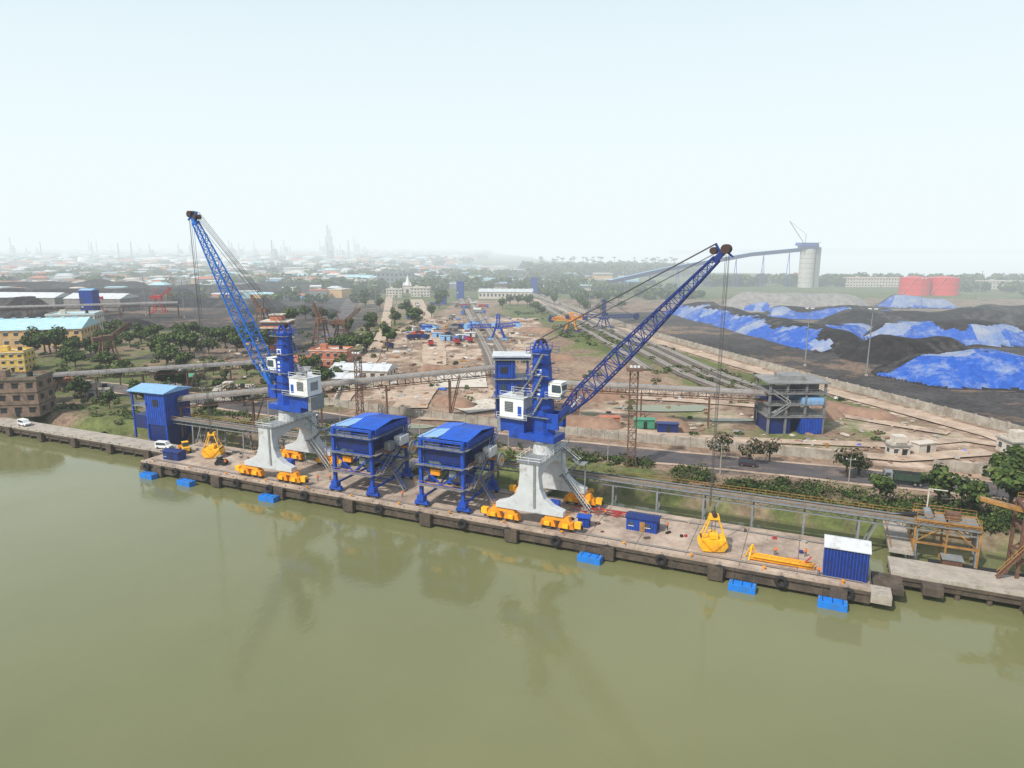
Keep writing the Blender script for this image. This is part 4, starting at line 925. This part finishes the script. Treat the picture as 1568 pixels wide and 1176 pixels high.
for _ in range(1800):
    Y=700*(1+ (R()**1.4)*5.0);X=-(130+R()*Y*.68)
    if Y<900 and X>-170: continue
    if Y<880 and X>-580 and R()<.8: continue
    k=(Y/1000);s,t=M(X,Y);w_,d_,h=U(8,26)*(.6+.5*k),U(8,18)*(.6+.5*k),U(4,10)*(.7+.3*k);m=random.choice(cp)
    a=MR+U(-.4,.4);ct.box((s,t,h/2),(w_,d_,h),m,a)
    if R()<.4: ct.box((s,t,h+h*.15),(w_*1.06,d_*1.06,h*.3),random.choice([roofw,roofg,roofb,salmon,cream]),a,.5)
    else: ct.box((s,t,h+.5),(w_*1.04,d_*1.04,1),random.choice([roofw,roofg,roofb,salmon,cream,white]),a)
    if R()<.5:
        for f in range(int(h//4)): ct.box((s,t,2+f*4),(w_*1.01,d_*1.01,1.1),greyd,a)
for _ in range(150):
    Y=U(820,1600);X=U(-160,180)
    s,t=M(X,Y);w_=U(8,30);h=U(4,9);ct.box((s,t,h/2),(w_,U(8,16),h),random.choice(cp),MR);ct.box((s,t,h+.4),(w_*1.05,14,.8),random.choice([roofw,roofg,roofb,blue_l]),MR)
ct.obj('distant_city_buildings')
rf=MB()
for _ in range(44):
    Y=U(1900,3300);X=-Y*U(.2,.74);s,t=M(X,Y);h=U(35,72)*(1.25 if R()<.2 else 1);rr=U(1.8,4);m=random.choice([greyd,wallm,rust]);rf.cyl((s,t,0),(s,t,h),rr,rr*.6,m,8)
    if R()<.6: rf.box((s+8,t,h*.25),(14,14,h*.5),m);rf.box((s+8,t,h*.56),(10,10,h*.1),greyd)
X,Y=-700,2700;s,t=M(X,Y);rf.box((s,t,25),(26,26,50),greyd);rf.box((s,t,65),(20,20,30),greyd);rf.cyl((s-4,t,80),(s-4,t,122),5,4,greyd,8);rf.cyl((s+7,t,80),(s+7,t,108),3,3,greyd,8)
for a in range(30):
    Y=U(1500,2300);X=-Y*U(.3,.7);s,t=M(X,Y);rf.cyl((s,t,0),(s,t,U(12,20)),U(14,24),16,white,16)
rf.obj('distant_refinery')
fs=MB();
for k in range(14):
    s,t=M(1500+k*380,4600+k*120+U(-100,100));fs.box((s,t,4),(900,260,U(8,26)),lf[1],MR+U(-.1,.1))
fs.obj('far_shore_hills')
# ------------------------------------------------------------------ haze glow: emission in place of scattered light, thin everywhere, thicker beyond the yard
def haze(name,D,k,b):
    hz=bpy.data.materials.new(name);hz.use_nodes=True;nt=hz.node_tree;nt.nodes.clear();N=nt.nodes;L=nt.links
    o=N.new('ShaderNodeOutputMaterial');ab=N.new('ShaderNodeVolumeAbsorption');ab.inputs['Color'].default_value=(0,0,0,1);ab.inputs['Density'].default_value=D
    em=N.new('ShaderNodeEmission');em.inputs['Color'].default_value=(.86,.945,.97,1);em.inputs['Strength'].default_value=D*k
    ad=N.new('ShaderNodeAddShader');L.new(ab.outputs[0],ad.inputs[0]);L.new(em.outputs[0],ad.inputs[1]);L.new(ad.outputs[0],o.inputs['Volume'])
    hb=MB();hb.bb(*b,hz);hb.obj(name)
haze('haze_glow_atmosphere',.00014,1.03,(-16000,16000,-4000,21000,-60,520))
haze('haze_glow_far',.00058,1.03,(-15500,15500,260,20500,-55,400))
# ------------------------------------------------------------------ light
sv=Vector((-.36,-.93,0)).normalized();el=rad(48)
sdir=Vector((sv.x*math.cos(el),sv.y*math.cos(el),math.sin(el)))
ld=bpy.data.lights.new('sun','SUN');ld.energy=4.5;ld.angle=rad(2.0);ld.color=(1,.95,.88);lo=bpy.data.objects.new('sun',ld);sc.collection.objects.link(lo)
lo.rotation_euler=sdir.to_track_quat('Z','Y').to_euler()
W=bpy.data.worlds.new('World');sc.world=W;W.use_nodes=True;nt=W.node_tree;N=nt.nodes;L=nt.links;bg=N['Background'];sk=N.new('ShaderNodeTexSky');sk.sky_type='NISHITA';sk.sun_disc=False
sk.sun_elevation=el;sk.sun_rotation=math.atan2(sv.x,sv.y);sk.air_density=1.2;sk.dust_density=3.0;sk.altitude=0
tc=N.new('ShaderNodeTexCoord');sx=N.new('ShaderNodeSeparateXYZ');L.new(tc.outputs['Generated'],sx.inputs[0])
mr=N.new('ShaderNodeMapRange');mr.inputs[1].default_value=0.05;mr.inputs[2].default_value=.8;mr.inputs[3].default_value=.97;mr.inputs[4].default_value=.1;L.new(sx.outputs[2],mr.inputs[0])
mx=N.new('ShaderNodeMixRGB');L.new(mr.outputs[0],mx.inputs[0]);L.new(sk.outputs[0],mx.inputs[1]);mx.inputs[2].default_value=(5.9,7.3,7.7,1)
L.new(mx.outputs[0],bg.inputs[0]);bg.inputs[1].default_value=.14
sc.view_settings.view_transform='Standard';sc.view_settings.look='None';sc.view_settings.exposure=0
cam=bpy.data.cameras.new('camera');co=bpy.data.objects.new('camera',cam);sc.collection.objects.link(co);sc.camera=co
cam.sensor_width=36;cam.lens=24.34;cam.clip_start=.5;cam.clip_end=40000
co.location=(156.5,-117.6,55);co.rotation_euler=(rad(90-11.5),0,MR)
